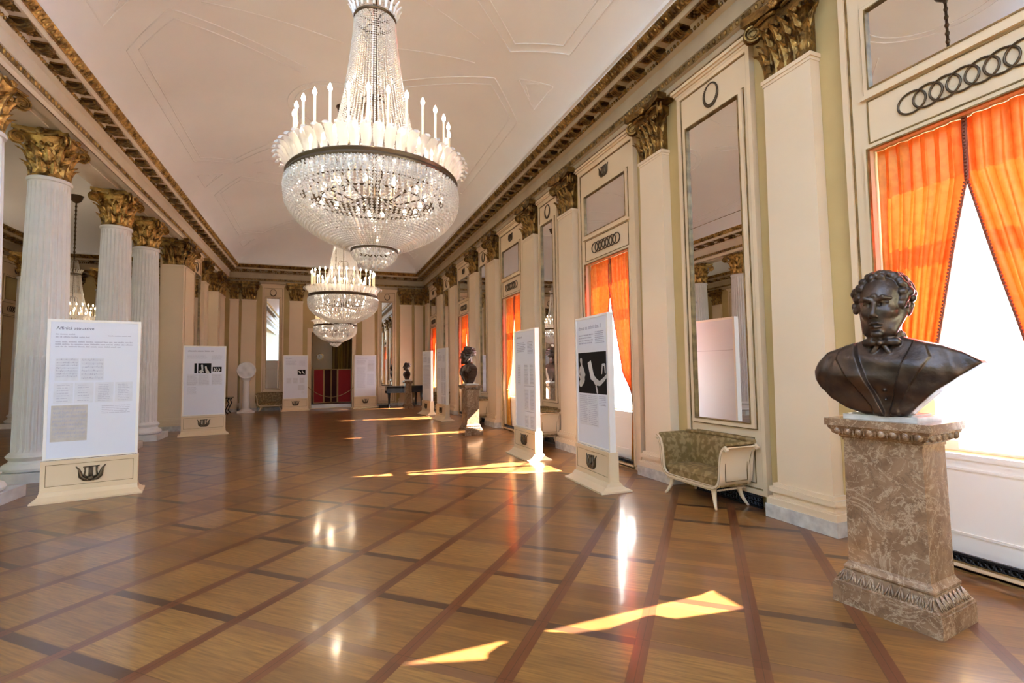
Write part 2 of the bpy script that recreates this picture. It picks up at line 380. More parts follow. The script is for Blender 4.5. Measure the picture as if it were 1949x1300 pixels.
def vpath(pts, off=0.0, n=10):
    out = []
    for (a, b_), (c, d) in zip(pts[:-1], pts[1:]):
        for k in range(n):
            t = k/n; out.append((a+(c-a)*t, b_+(d-b_)*t))
    out.append(pts[-1])
    return [(x, y_, vz(x, y_)-off) for x, y_ in out]
# raised plaster lines on the vault: one compartment per chandelier
for i, yc in enumerate((4.2, 10.4, 16.7)):
    m = MB()
    for g in (1, -1):
        def P(dx, dy): return (CXV+g*dx, yc+dy)
        for e in (0, .13):
            m.tube(vpath([P(.66+e, -1.28+e*1.2), P(2.40, -2.60+e*1.6), P(3.10-e, -1.90+e*.4), P(3.10-e, 2.15-e*.4), P(2.40, 2.85-e*1.6), P(.66+e, 1.35-e*1.2)], .004), .011, 5)
        m.tube(vpath([P(3.18, 2.9), P(2.72, 3.3), P(3.18, 3.7), P(3.18, 2.9)], .004), .010, 5)
        m.tube(vpath([P(3.0, 3.1), P(2.85, 3.3), P(3.0, 3.5)], .004), .008, 5)
        m.tube(vpath([P(.1, -2.2), P(2.0, -2.72)], .004), .008, 5); m.tube(vpath([P(.1, 2.3), P(2.0, 2.95)], .004), .008, 5)
    for r_ in (.86, .98):
        m.tube([(CXV-.08+r_*math.cos(a), yc+r_*math.sin(a), vz(CXV-.08+r_*math.cos(a), yc+r_*math.sin(a))-.004) for a in np.linspace(0, 2*PI, 49)[:-1]], .011, 5, True)
    struct('trim_%d' % (i+1), m, CEIL, smooth=True)

# ------------------------------------------------------------------ entablatures
def sweep(prof, length0, length1, place):
    """prof: (distance from wall plane, z); place(d, s, z) -> xyz"""
    m = MB(); n = len(prof)
    m.add([place(d, s, z) for s in (length0, length1) for d, z in prof], [(i, (i+1) % n, n+(i+1) % n, n+i) for i in range(n)]+[tuple(range(n)), tuple(range(n, 2*n))[::-1]])
    return m
def entab(name, s0, s1, place, mb=FRIEZE, modstep=.45, modmax=70, mod_from=None, miter=(0, 0), bright=False):
    G1 = GOLDB if bright else GOLD
    def sw(prof):
        m = MB(); n = len(prof)
        vs = [place(d, s0-d*miter[0], z) for d, z in prof]+[place(d, s1-d*miter[1], z) for d, z in prof]
        return m.add(vs, [(i, (i+1) % n, n+(i+1) % n, n+i) for i in range(n)]+[tuple(range(n)), tuple(range(n, 2*n))[::-1]])
    body = sw([(0, 5.14), (.12, 5.14), (.12, 5.23), (.16, 5.24), (.16, 5.33), (.18, 5.335), (.18, 5.53), (.24, 5.56), (.28, 5.64), (.46, 5.64), (.46, 5.70), (.49, 5.73), (.55, 5.80), (.55, 5.83), (0, 5.83)])
    root = struct(name, body, mb)
    lf = sw([(.12, 5.135), (.125, 5.135), (.125, 5.15), (.12, 5.15)]); obj('brown_line', lf, LINE, root)
    obj('gilt_band', sw([(.47, 5.715), (.485, 5.705), (.56, 5.80), (.56, 5.812), (.54, 5.812)]), G1, root, label='gilded leaf band along the ceiling edge')
    # leaf bumps on the gilt band
    m = MB(); s = s0+.1
    while s < s1-.05:
        a, b_ = place(.50, s, 5.722), place(.545, s+.02, 5.795)
        m.tube([a, ((a[0]+b_[0])/2, (a[1]+b_[1])/2, (a[2]+b_[2])/2-.012), b_], [.012, .022, .01], 5); s += .07
    obj('gilt_leaves', m, G1, root, smooth=True)
    m = MB(); s = s0+.1
    while s < s1-.05:
        m.ball(place(.255, s, 5.58), (.022, .022, .026), 6, 5); s += .06
    obj('gilt_beading', m, G1, root, smooth=True)
    m = MB(); s = s0+.1; m2 = sw([(.16, 5.245), (.165, 5.245), (.165, 5.325), (.16, 5.325)])
    while s < s1-.05:
        c = place(.165, s, 5.292); m.ball(c, (.022, .022, .034), 6, 5); s += .085
    obj('egg_and_dart', m, G1, root, smooth=True); obj('gilt_ground', m2, LINE, root)
    # scrolled brackets under the crown moulding
    pr = MB()
    def bp(d, s, z): return (d, s, z)
    pr.box(.26, .45, -.085, .085, 5.615, 5.638)
    for q in (-.05, -.017, .017, .05):
        path = [(.27+.17*t, q, 5.60-.052*math.sin(PI*(t*.95+.02))*(1-.25*t)) for t in np.linspace(0, 1, 8)]
        pr.tube(path, [.018]*8, 5)
    pr.tube([(.275, -.075, 5.575), (.275, .075, 5.575)], .032, 8); pr.tube([(.43, -.07, 5.60), (.43, .07, 5.60)], .02, 8)
    for k in range(8): pr.ball((.36+.05*math.cos(k*PI/4), .19+.05*math.sin(k*PI/4), 5.628), (.022, .022, .014), 6, 4)
    pr.ball((.36, .19, 5.622), .022, 6, 5); pr.box(.29, .43, .115, .265, 5.632, 5.639)
    s = (mod_from or s0)+.3; me = None; k = 0
    ex = Vector(place(1, 0, 0))-Vector(place(0, 0, 0)); ey = Vector(place(0, 1, 0))-Vector(place(0, 0, 0)); og = Vector(place(0, 0, 0))
    M = Matrix(((ex.x, ey.x, 0, 0), (ex.y, ey.y, 0, 0), (0, 0, 1, 0), (0, 0, 0, 1)))
    me = MB().merge(pr, M).data('bracket', GOLD, 50)
    while s < s1-.5 and k < modmax:
        p = place(0, s, 0); obj('bracket', me, None, root, loc=(p[0], p[1], 0)); s += modstep; k += 1
    return root
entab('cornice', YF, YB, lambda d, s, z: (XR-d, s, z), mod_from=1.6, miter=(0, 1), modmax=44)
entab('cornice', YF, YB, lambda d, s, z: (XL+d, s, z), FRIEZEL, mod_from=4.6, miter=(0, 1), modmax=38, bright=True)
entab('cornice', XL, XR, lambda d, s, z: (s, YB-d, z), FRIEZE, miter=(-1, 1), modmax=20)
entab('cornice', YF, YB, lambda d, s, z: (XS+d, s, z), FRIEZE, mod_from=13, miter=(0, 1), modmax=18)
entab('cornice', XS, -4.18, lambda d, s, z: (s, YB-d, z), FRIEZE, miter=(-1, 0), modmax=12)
# beaded arris and soffit panels of the colonnade beam
m = MB().box(-4.20, -3.64, YF, YB-.12, 5.18, 5.2)
struct('beam_soffit', m, FRIEZEL)
m = MB(); s = 3.0
while s < YB-.2:
    m.ball((-3.655, s, 5.222), (.016, .02, .018), 6, 5); s += .055
m.box(-3.66, -3.635, YF, YB-.12, 5.178, 5.188)
struct('beam_beading', m, GOLDB, smooth=True)
m = MB()
for a, b_ in ((5.4, 9.0), (9.8, 11.6), (12.4, 13.4), (14.2, 15.3)):
    m.box(-4.08, -3.80, a, b_, 5.165, 5.18); 
struct('soffit_panel', m, FRIEZEL)

# ------------------------------------------------------------------ ornaments
def leaf(m, o, out, h, w, curl, tip=.55):
    o = Vector(o); out = Vector(out).normalized(); side = Vector((-out.y, out.x, 0)); up = Vector((0, 0, 1))
    nt, ns = 14, 7; vs = []
    for i in range(nt):
        t = i/(nt-1)
        a = t*1.9
        r_ = curl*(1-math.cos(min(a, 1.9)*1.15)); z = h*math.sin(min(a*.83, PI/2*1.25))
        ww = w*(.55+.45*math.sin(PI*min(1, t*.9+.15)))*(1-.35*t)*(1+.26*math.sin(t*PI*9))
        for j in range(ns):
            s = j/(ns-1)*2-1
            q = r_ - .28*w*s*s + (.12*w if j == 3 else 0) + (.05*w if j in (1, 5) else 0)
            vs.append(o+out*q+side*(s*ww/2)+up*(z-.10*h*abs(s)))
    n = len(vs)
    vs += [v-out*.012 for v in vs]
    f = [(i*ns+j, i*ns+j+1, (i+1)*ns+j+1, (i+1)*ns+j) for i in range(nt-1) for j in range(ns-1)]
    f += [tuple(n+k for k in q[::-1]) for q in f]
    rim = [(i*ns, (i+1)*ns, n+(i+1)*ns, n+i*ns) for i in range(nt-1)]+[(i*ns+ns-1, n+i*ns+ns-1, n+(i+1)*ns+ns-1, (i+1)*ns+ns-1) for i in range(nt-1)]
    rim += [((nt-1)*ns+j, (nt-1)*ns+j+1, n+(nt-1)*ns+j+1, n+(nt-1)*ns+j) for j in range(ns-1)]
    m.add(vs, f+rim)
def volute(m, c, out, R=.085, turns=2.2, th=.016, wdt=.05, flip=1):
    c = Vector(c); out = Vector(out).normalized(); side = Vector((-out.y, out.x, 0)); up = Vector((0, 0, 1))
    for sgn in (-1, 1):
        P = []; rr = []
        n = 34
        for i in range(n):
            t = i/(n-1); a = -PI*.5+PI-t*turns*2*PI; r_ = R*(1-t)**.8*.95+.008
            P.append(c+out*(math.cos(a)*r_*flip)+up*(math.sin(a)*r_)+side*sgn*wdt/2); rr.append(th*(1-.55*t))
        m.tube(P, rr, 6)
    m.tube([c-side*(wdt/2+.012), c+side*(wdt/2+.012)], [.022, .022], 8)
    m.tube([c-side*wdt*.42, c+side*wdt*.42], [R*.72, R*.72], 14)
def capital_round(H=.70, R=.235):
    m = MB()
    m.lathe([(R, 0), (R+.015, .02), (R-.01, .05), (R-.01, .3), (R+.02, .48), (R+.10, .60), (0, .60)], 32)
    for row, (z0, h, cu, w, ph) in enumerate(((.02, .22, .065, .125, 0), (.10, .36, .10, .145, PI/12))):
        for k in range(12):
            a = k*PI/6+ph; leaf(m, ((R-.005)*math.cos(a), (R-.005)*math.sin(a), z0), (math.cos(a), math.sin(a), 0), h, w, cu)
    for k in range(16):
        a = k*PI/8; m.ball(((R+.045)*math.cos(a), (R+.045)*math.sin(a), .475), (.028, .028, .035), 6, 5)
    for k in range(4):
        a = PI/4+k*PI/2; volute(m, (.40*math.cos(a), .40*math.sin(a), .515), (math.cos(a), math.sin(a), 0))
        b_ = k*PI/2
        for q in range(9):
            aa = q*2*PI/8; rr = .034 if q else 0
            m.ball((.33*math.cos(b_)-math.sin(b_)*rr*math.cos(aa), .33*math.sin(b_)+math.cos(b_)*rr*math.cos(aa), .64+rr*math.sin(aa)), .024, 6, 5)
        for t in (-1, 1):
            P = [(.33*math.cos(b_)-math.sin(b_)*t*s*.20+math.cos(b_)*s*s*.02, .33*math.sin(b_)+math.cos(b_)*t*s*.20+math.sin(b_)*s*s*.02, .575+.02*s) for s in np.linspace(.2, 1.1, 6)]
            m.tube(P, .018, 6)
    # concave abacus
    poly = []
    for k in range(4):
        a0 = PI/4+k*PI/2; a1 = a0+PI/2
        p0 = Vector((.47*math.cos(a0), .47*math.sin(a0))); p1 = Vector((.47*math.cos(a1), .47*math.sin(a1)))
        for q in range(8):
            t = q/8; p = p0.lerp(p1, t); mid = (p0+p1)/2; p = p-mid.normalized()*.055*math.sin(PI*t); poly.append((p.x, p.y))
    m.prism([(x*.95, y_*.95) for x, y_ in poly], .605, .635); m.prism(poly, .635, H)
    return m
def capital_flat(w, H=.73, D=.12):
    """front faces -y (towards +out), back plane at y=0; local x along the wall"""
    m = MB(); h = w/2
    m.prism([(-h+.02, 0), (-h+.02, -D), (h-.02, -D), (h-.02, 0)], 0, .5)
    m.prism([(-h-.03, 0), (-h-.03, -D-.05), (h+.03, -D-.05), (h+.03, 0)], .5, .62)
    n = 5
    for k in range(n):
        x = -h+w*(k+.5)/n; leaf(m, (x, -D, .02), (0, -1, 0), .26, w/n*.95, .07)
    for k in range(n-1):
        x = -h+w*(k+1)/n; leaf(m, (x, -D, .14), (0, -1, 0), .34, w/n*.95, .09)
    for sx in (-1, 1):
        leaf(m, (sx*(h-.03), -D, .02), (sx, -1, 0), .28, .13, .07); leaf(m, (sx*(h-.03), -D*.62, .12), (sx, -.2, 0), .34, .09, .08)
        volute(m, (sx*(h+.055), -D-.06, .53), (sx, -1, 0), R=.085)
        P = [(sx*(.04+(h-.02)*t), -D-.07, .60+.02*math.sin(PI*t)) for t in np.linspace(0, 1, 7)]; m.tube(P, .02, 6)
    k = int(w/.06)
    for q in range(k): m.ball((-h+w*(q+.5)/k, -D-.05, .485), (.025, .025, .032), 6, 5)
    for q in range(9):
        aa = q*2*PI/8; rr = .034 if q else 0; m.ball((rr*math.cos(aa), -D-.13, .655+rr*math.sin(aa)), .024, 6, 5)
    m.prism([(-h-.13, 0), (-h-.13, -D-.15), (-h*.5, -D-.09), (0, -D-.11), (h*.5, -D-.09), (h+.13, -D-.15), (h+.13, 0)], .64, H)
    return m
ORD = ['first', 'second', 'third', 'fourth', 'fifth', 'sixth', 'seventh', 'eighth', 'ninth']
def pilaster(loc, rz, w, label, group, z0=0.0):
    """local frame: back on y=0, front towards -y"""
    t = thing('pilaster', label, 'pilaster', loc, rz, group)
    D = .12; h = w/2; g = h+.025
    m = MB()
    # tapered plain shaft with a small ledge on top
    m.add([(-g,0,.33),(-g,-D-.02,.33),(g,-D-.02,.33),(g,0,.33),(-h,0,4.44),(-h,-D,4.44),(h,-D,4.44),(h,0,4.44)],
          [(0,4,5,1),(1,5,6,2),(2,6,7,3),(0,3,7,4),(0,1,2,3),(4,7,6,5)])
    for z, e in ((4.40, .008), (4.43, .02)): m.box(-h-e, h+e, -D-e, 0, z, 4.47)
    obj('shaft', m, PILM, t)
    m = MB()
    for z, z1, e in ((.13, .19, .075), (.19, .205, .06), (.205, .25, .035), (.25, .30, .055), (.30, .335, .03)):
        m.box(-g-e, g+e, -D-.02-e, 0, z, z1)
    obj('moulded_base', m, PILM, t)
    obj('plinth', MB().box(-g-.085, g+.085, -D-.105, 0, 0, .13), MARBG, t, label='grey marble plinth')
    obj('capital', capital_flat(w).xf(T(0, 0, 4.46)), GOLD, t, 45, label='dark gilded leafy capital with corner scrolls')
    return t
FR = -PI/2     # front (-y) turned towards -x: for the right wall
names = ['behind the big marble pedestal bust', 'between the nearest settee and the second orange curtain window', 'left of the second orange curtain window', 'between the second settee and the third window',
         'left of the third curtain window', 'right of the fourth curtain window', 'left of the fourth curtain window', 'right of the farthest curtain window', 'in the far right corner of the hall']
for (y, w), n in zip(PIL, names):
    pilaster((XR-.002, y, 0), FR, w, 'cream window wall pilaster '+n, 'window wall pilasters')
for x, w, n in ((-3.30, .30, 'in the far left corner'), (-2.78, .5, 'behind the round glass sculpture'), (-1.04, .5, 'behind the left display panel by the doorway'), (1.84, .5, 'behind the right display panel by the doorway'), (3.46, .5, 'behind the small dark bust'), (4.03, .36, 'in the right corner above the piano')):
    pilaster((x, YB-.002, 0), 0, w, 'tan pilaster on the end wall '+n, 'end wall pilasters')
pilaster((-3.80, 15.616, 0), 0, .50, 'wide cream pier face at the end of the colonnade', 'left side piers')
pilaster((XL+.002, 16.15, 0), PI/2, .92, 'sunlit white side of the pier at the end of the colonnade', 'left side piers')
pilaster((XL+.002, 18.25, 0), PI/2, .55, 'sunlit pilaster beyond the narrow mirror on the left wall', 'left side piers')
pilaster((-3.78, 20.246, 0), 0, .50, 'second cream pier face beyond the opening in the left wall', 'left side piers')
pilaster((XL+.002, 21.0, 0), PI/2, .9, 'side of the last pier before the end wall on the left', 'left side piers')

def column(loc, label, group='colonnade columns', H0=4.5):
    t = thing('column', label, 'column', loc, 0, group)
    m = MB(); N = 24; A = 8; zs = [.40, .43, .46, 1.78, 1.80, 2.6, 3.4, 4.1, 4.30, 4.33, 4.40]
    def rad(z): return .30-.058*((max(0, z-.9))/3.6)**1.3 if z > .9 else .30
    vs = []
    for z in zs:
        d = 0 if z in (.40, 4.40) else (.45 if z in (.43, 4.33) else 1)
        for k in range(N*A):
            q = (k % A)/A
            dep = 0.0 if q < .2 else (math.sin(PI*(q-.2)/.8))**.7
            dd = .034*dep*d
            if z <= 1.79 and .2 < q: dd = .034*d*(.30+.70*abs(math.cos(PI*(q-.2)/.8))**.5) if dep > 0 else 0
            a = 2*PI*k/(N*A); r_ = rad(z)-dd; vs.append((r_*math.cos(a), r_*math.sin(a), z))
    n = N*A
    m.add(vs, [(i*n+k, i*n+(k+1) % n, (i+1)*n+(k+1) % n, (i+1)*n+k) for i in range(len(zs)-1) for k in range(n)])
    m.lathe([(.242, 4.40), (.245, 4.42), (.262, 4.43), (.27, 4.455), (.262, 4.48), (.24, 4.49), (0, 4.5)], 48)
    obj('fluted_shaft', m, PLAST, t, 35)
    m = MB().lathe([(.30, .41), (.32, .395), (.325, .38), (.335, .375), (.355, .35), (.335, .318), (.325, .312), (.315, .29), (.325, .26), (.35, .25), (.355, .245), (.385, .225), (.40, .19), (.385, .155), (.35, .14), (0, .14)], 48)
    obj('moulded_base', m, PLAST, t, 40)
    obj('plinth', MB().box(-.43, .43, -.43, .43, 0, .14), MARBW, t, label='white marble plinth')
    obj('capital', capital_round().xf(T(0, 0, 4.49)), GOLDB, t, 45, label='bright gilded leafy capital with four scrolls')
    return t
c0 = column((-3.92, 9.38, 0), 'white fluted column standing behind the large left display panel')
for y, l in ((7.66, 'white fluted column cut off by the left edge, nearest of the colonnade'), (11.98, 'white fluted column between the two left display panels, behind the other shafts'),
             (13.78, 'white fluted column next to the cream pier, farthest of the colonnade')):
    c = copy_tree(c0); c.location = (-3.92, y, 0); c['label'] = l
for i, (x, y, l) in enumerate(((-7.1, 20.9, 'tan fluted column in the side hall, seen between the front columns'), (-8.3, 18.9, 'fluted column reflected light brown by the side hall wall'))):
    c = copy_tree(c0); c.location = (x, y, 0); c['label'] = l; c['group'] = 'side hall columns'

# lyre, wreath and ring-chain ornaments, built flat in local xz, front towards -y
def lyre(s=1.0):
    m = MB(); 
    for sx in (-1, 1):
        P = [(sx*.012*s, 0, -.085*s), (sx*.06*s, 0, -.078*s), (sx*.095*s, 0, -.04*s), (sx*.105*s, 0, .01*s), (sx*.115*s, 0, .05*s), (sx*.145*s, 0, .09*s)]
        m.tube(P, [.012*s, .022*s, .026*s, .02*s, .012*s, .005*s], 6)
        P = [(sx*.02*s, 0, -.06*s), (sx*.065*s, 0, -.035*s), (sx*.055*s, 0, .03*s), (sx*.058*s, 0, .082*s)]
        m.tube(P, [.012*s, .013*s, .008*s, .012*s], 6)
        m.ball((sx*.03*s, -.004, -.088*s), .014*s, 6, 5)
    for x in (-.018, -.006, .006, .018): m.tube([(x*s, 0, -.07*s), (x*s, 0, .07*s)], .0055*s, 5)
    m.tube([(-.075*s, 0, .074*s), (.085*s, 0, .080*s)], .007*s, 5)
    m.ball((0, -.004, -.07*s), (.035*s, .014*s, .03*s), 8, 6)
    return m
def wreath(rx=.11, rz=.135):
    m = MB(); n = 36
    for k in range(n):
        a = PI/2+2*PI*(k+.5)/n; th = .006+.012*abs(math.sin(a/2-PI/4))
        c, s = math.cos(a), math.sin(a)
        m.ball((rx*c, 0, rz*s), (th*1.1, th, th*1.4), 6, 4)
    m.tube([(rx*math.cos(a), 0, rz*math.sin(a)) for a in np.linspace(0, 2*PI, 33)[:-1]], .007, 6, closed=True)
    m.ball((0, 0, -rz), .022, 6, 5)
    return m
def rings(w, rz=.085, n=7):
    m = MB(); rx = rz*1.15; step = (w-2*rx)/(n-1)
    for k in range(n):
        cx = -w/2+rx+k*step
        m.tube([(cx+rx*math.cos(a), -.002*(k % 2), rz*math.sin(a)) for a in np.linspace(0, 2*PI, 29)[:-1]], .0085, 6, closed=True)
    return m
def frame_rect(m, x0, x1, z0, z1, wd, y0, y1):
    """rectangular moulding ring, outside size given"""
    m.box(x0, x0+wd, y0, y1, z0, z1); m.box(x1-wd, x1, y0, y1, z0, z1); m.box(x0+wd, x1-wd, y0, y1, z0, z0+wd); m.box(x0+wd, x1-wd, y0, y1, z1-wd, z1)
def cap_mould(m, h):
    for z, z1, e in ((5.03, 5.06, .015), (5.06, 5.09, .035), (5.09, 5.13, .06)): m.box(-h-e, h+e, -.06-e, 0, z, z1)
def mirror_bay(loc, rz, w, label, group='tall mirror panels'):
    t = thing('mirror_panel', label, 'mirror panel', loc, rz, group); h = w/2
    mw = w/2-.17
    m = MB().box(-h, h, -.05, 0, .14, 5.1); cap_mould(m, h)
    frame_rect(m, -h, h, .14, 5.03, .05, -.072, -.05)
    obj('board', m, CREAM, t)
    m = MB(); frame_rect(m, -mw-.055, mw+.055, .835, 4.595, .05, -.085, -.05); obj('mirror_frame', m, CREAM, t)
    m = MB(); frame_rect(m, -mw-.012, mw+.012, .878, 4.552, .014, -.092, -.05); frame_rect(m, -mw-.068, mw+.068, .822, 4.608, .012, -.06, -.05)
    frame_rect(m, -h+.052, h-.052, .192, 4.978, .012, -.058, -.05)
    frame_rect(m, -mw-.02, mw+.02, .25, .74, .008, -.058, -.05)
    obj('gilt_line', m, LINE, t)
    obj('mirror', MB().box(-mw, mw, -.060, -.05, .89, 4.54), MIRR, t, label='tall mirror glass')
    obj('mirror_joint', MB().box(-mw, mw, -.0612, -.059, 3.243, 3.248), LINE, t)
    obj('wreath', wreath().xf(T(0, -.062, 4.79)), IRON, t, True)
    return t
lab = ['behind the nearest settee, reflecting a white panel and column', 'second from the camera, between the orange curtain windows, reflecting chandeliers', 'third along the window wall, right of the fourth window', 'farthest along the window wall, beside the far curtain']
for (y, w), n in zip(MIR, lab): mirror_bay((XR-.002, y, 0), FR, w-.03, 'tall framed wall mirror '+n)
mirror_bay((-1.91, YB-.002, 0), 0, .80, 'tall framed mirror on the end wall, left of the doorway')
mirror_bay((2.64, YB-.002, 0), 0, .80, 'tall framed mirror on the end wall above the piano')
mirror_bay((XL+.002, 17.25, 0), PI/2, 1.0, 'narrow slanting view mirror on the left wall beyond the colonnade')
def window_bay(loc, rz, w, label, group='window surrounds', blind=False):
    t = thing('window_surround', label, 'window surround', loc, rz, group); h = w/2; o = h-.19
    m = MB().box(-h, -o, -.05, 0, .0, 5.1).box(o, h, -.05, 0, 0, 5.1).box(-o, o, -.05, 0, LINT, 5.1); cap_mould(m, h)
    frame_rect(m, -h, h, 0.001, 5.03, .05, -.075, -.05)
    m.box(-o-.04, o+.04, -.085, -.05, 3.77, 3.805)
    obj('board', m, CREAM, t)
    mw = h-.23
    m = MB(); frame_rect(m, -mw-.045, mw+.045, 3.805, 4.585, .045, -.08, -.05); frame_rect(m, -o-.035, o+.035, 0.0, LINT+.035, .03, -.075, -.05)
    obj('moulding', m, CREAM, t)
    m = MB(); frame_rect(m, -mw-.008, mw+.008, 3.842, 4.548, .012, -.088, -.05); frame_rect(m, -mw-.06, mw+.06, 3.79, 4.60, .012, -.06, -.05)
    frame_rect(m, -o, o, 3.385, 3.76, .010, -.058, -.05); frame_rect(m, -h+.052, h-.052, .05, 4.978, .014, -.06, -.05)
    frame_rect(m, -o-.012, o+.012, 0, LINT+.012, .012, -.08, -.05)
    obj('gilt_line', m, LINE, t)
    obj('upper_mirror', MB().box(-mw, mw, -.060, -.05, 3.85, 4.54), MIRR, t, label='square mirror glass over the window')
    obj('lyre', lyre(1.0).xf(T(0, -.062, 4.80)), IRON, t, True)
    obj('ring_chain', rings(min(.86, w*.5)).xf(T(0, -.06, 3.575)), IRON, t, True)
    if blind: obj('blind_panel', MB().box(-o, o, -.03, 0, 0, LINT), CREAM, t)
    else:
        m = MB().box(-o+.002, o-.002, .09, .135, 0.02, SILL-.02); m.box(-o+.002, o-.002, .082, .14, SILL-.04, SILL)
        frame_rect(m, -o+.05, o-.05, .22, SILL-.10, .02, .082, .095)
        obj('parapet_panel', m, WHITEP, t)
    return t
lab = ['over the nearest orange curtains by the big bust', 'over the second pair of orange curtains behind the photo display panel', 'over the third pair of orange curtains', 'over the fourth pair of orange curtains', 'over the farthest pair of orange curtains']
for (y, w), n in zip(WIN[2:], lab): window_bay((XR-.002, y, 0), FR, w, 'cream window surround with ring chain '+n)
for y, n in ((19.7, 'beside the first tan column'), (16.6, 'at the left edge of the picture')): window_bay((XS+.002, y, 0), PI/2, 1.7, 'cream blind panel with mirror in the side hall, '+n, 'side hall panels', True)
for y in (21.3, 18.15): pilaster((XS+.002, y, 0), PI/2, .5, 'dim tan pilaster on the side hall wall', 'side hall pilasters')
for x in (-8.4, -7.0, -5.6): pilaster((x, YB-.002, 0), 0, .5, 'dim tan pilaster on the end wall of the side hall, glimpsed between columns', 'side hall end pilasters')

# windows in the wall, heating grilles, skirting
for i, c in enumerate(WIN):
    a, b_ = opening(c); X0 = 4.80; y0, y1 = a+.12, b_-.12; mid = (a+b_)/2
    root = struct('window_%d' % (i+1), MB().box(X0, 4.9, a, y0, SILL-.02, LINT).box(X0, 4.9, y1, b_, SILL-.02, LINT).box(X0, 4.9, y0, y1, LINT-.10, LINT).box(X0, 4.9, y0, y1, 2.60, 2.70).box(X0, 4.9, y0, y1, SILL-.02, SILL+.06), WHITEP)
    root['label'] = 'white window frame behind the curtains'
    obj('sash', MB().box(X0+.01, X0+.08, mid-.045, mid+.045, SILL+.06, 2.60), WHITEP, root)
    obj('pane', MB().box(X0+.04, X0+.046, y0, mid-.045, SILL+.06, 2.60), PANE, root); obj('pane', MB().box(X0+.04, X0+.046, mid+.045, y1, SILL+.06, 2.60), PANE, root)
    obj('pane', MB().box(X0+.04, X0+.046, y0, y1, 2.70, LINT-.10), PANE, root)
    m = MB().box(X0-.02, X0+.01, mid-.02, mid+.02, 1.16, 1.32); m.tube([(X0-.02, mid, 1.30), (X0-.06, mid, 1.30), (X0-.065, mid, 1.16)], .011, 8)
    obj('handle', m, IRON, root, True)
def grille(y0, y1, label, x=XR):
    m = MB().box(x-.055, x-.05, y0, y1, .0, .125); frame_rect(MB(), 0, 1, 0, 1, .1, 0, 1)
    g = thing('heating_grille', label, 'grille', (0, 0, 0), 0, 'floor grilles')
    obj('backing', MB().box(x-.048, x-.04, y0, y1, .01, .12), BLACK, g)
    m = MB().box(x-.075, x-.05, y0, y1, .112, .13).box(x-.075, x-.05, y0, y1, 0, .012); s = y0+.03
    while s < y1-.02:
        m.tube([(x-.058, s+.016*math.cos(q), .038+.016*math.sin(q)) for q in np.linspace(0, 2*PI, 9)[:-1]], .0045, 4, True)
        m.tube([(x-.058, s+.016*math.cos(q), .085+.016*math.sin(q)) for q in np.linspace(0, 2*PI, 9)[:-1]], .0045, 4, True)
        m.tube([(x-.058, s+.02, .012), (x-.058, s+.02, .112)], .003, 4); s += .042
    obj('lattice', m, GRILL, g)
gl = ['under the window by the big marble pedestal', 'under the window behind the photo display panel', 'under the third window', 'under the fourth window', 'under the farthest window']
for c, l in zip(WIN[2:], gl):
    a, b_ = opening(c); grille(a, b_, 'low black iron lattice grille '+l)
for (y, w), l in zip(MIR, ['below the nearest settee', 'below the second settee', 'below the third settee', 'below the farthest settee on the window wall']): grille(y-w/2+.1, y+w/2-.1, 'low black iron lattice grille '+l)
m = MB().box(XL-.02, XL+.03, 15.7, 18.5, 0, .12).box(XL-.02, XL+.03, 20.4, YB, 0, .12); struct('baseboard_left', m, MARBG)
m = MB().box(XL, DX0-.2, YB-.03, YB, 0, .12).box(DX1+.2, XR, YB-.03, YB, 0, .12).box(XS, -4.2, YB-.03, YB, 0, .12); struct('baseboard_back', m, MARBG)
# doorway surround
m = MB().box(DX0-.14, DX0, YB-.07, YB+.4, 0, DZ+.14).box(DX1, DX1+.14, YB-.07, YB+.4, 0, DZ+.14).box(DX0, DX1, YB-.07, YB+.4, DZ, DZ+.14)
d = struct('door_1', m, CREAM); d['label'] = 'cream doorway surround in the end wall'
m = MB(); frame_rect(m, DX0-.16, DX1+.16, 0, DZ+.16, .02, YB-.085, YB-.07); obj('moulding', m, CREAM, d)

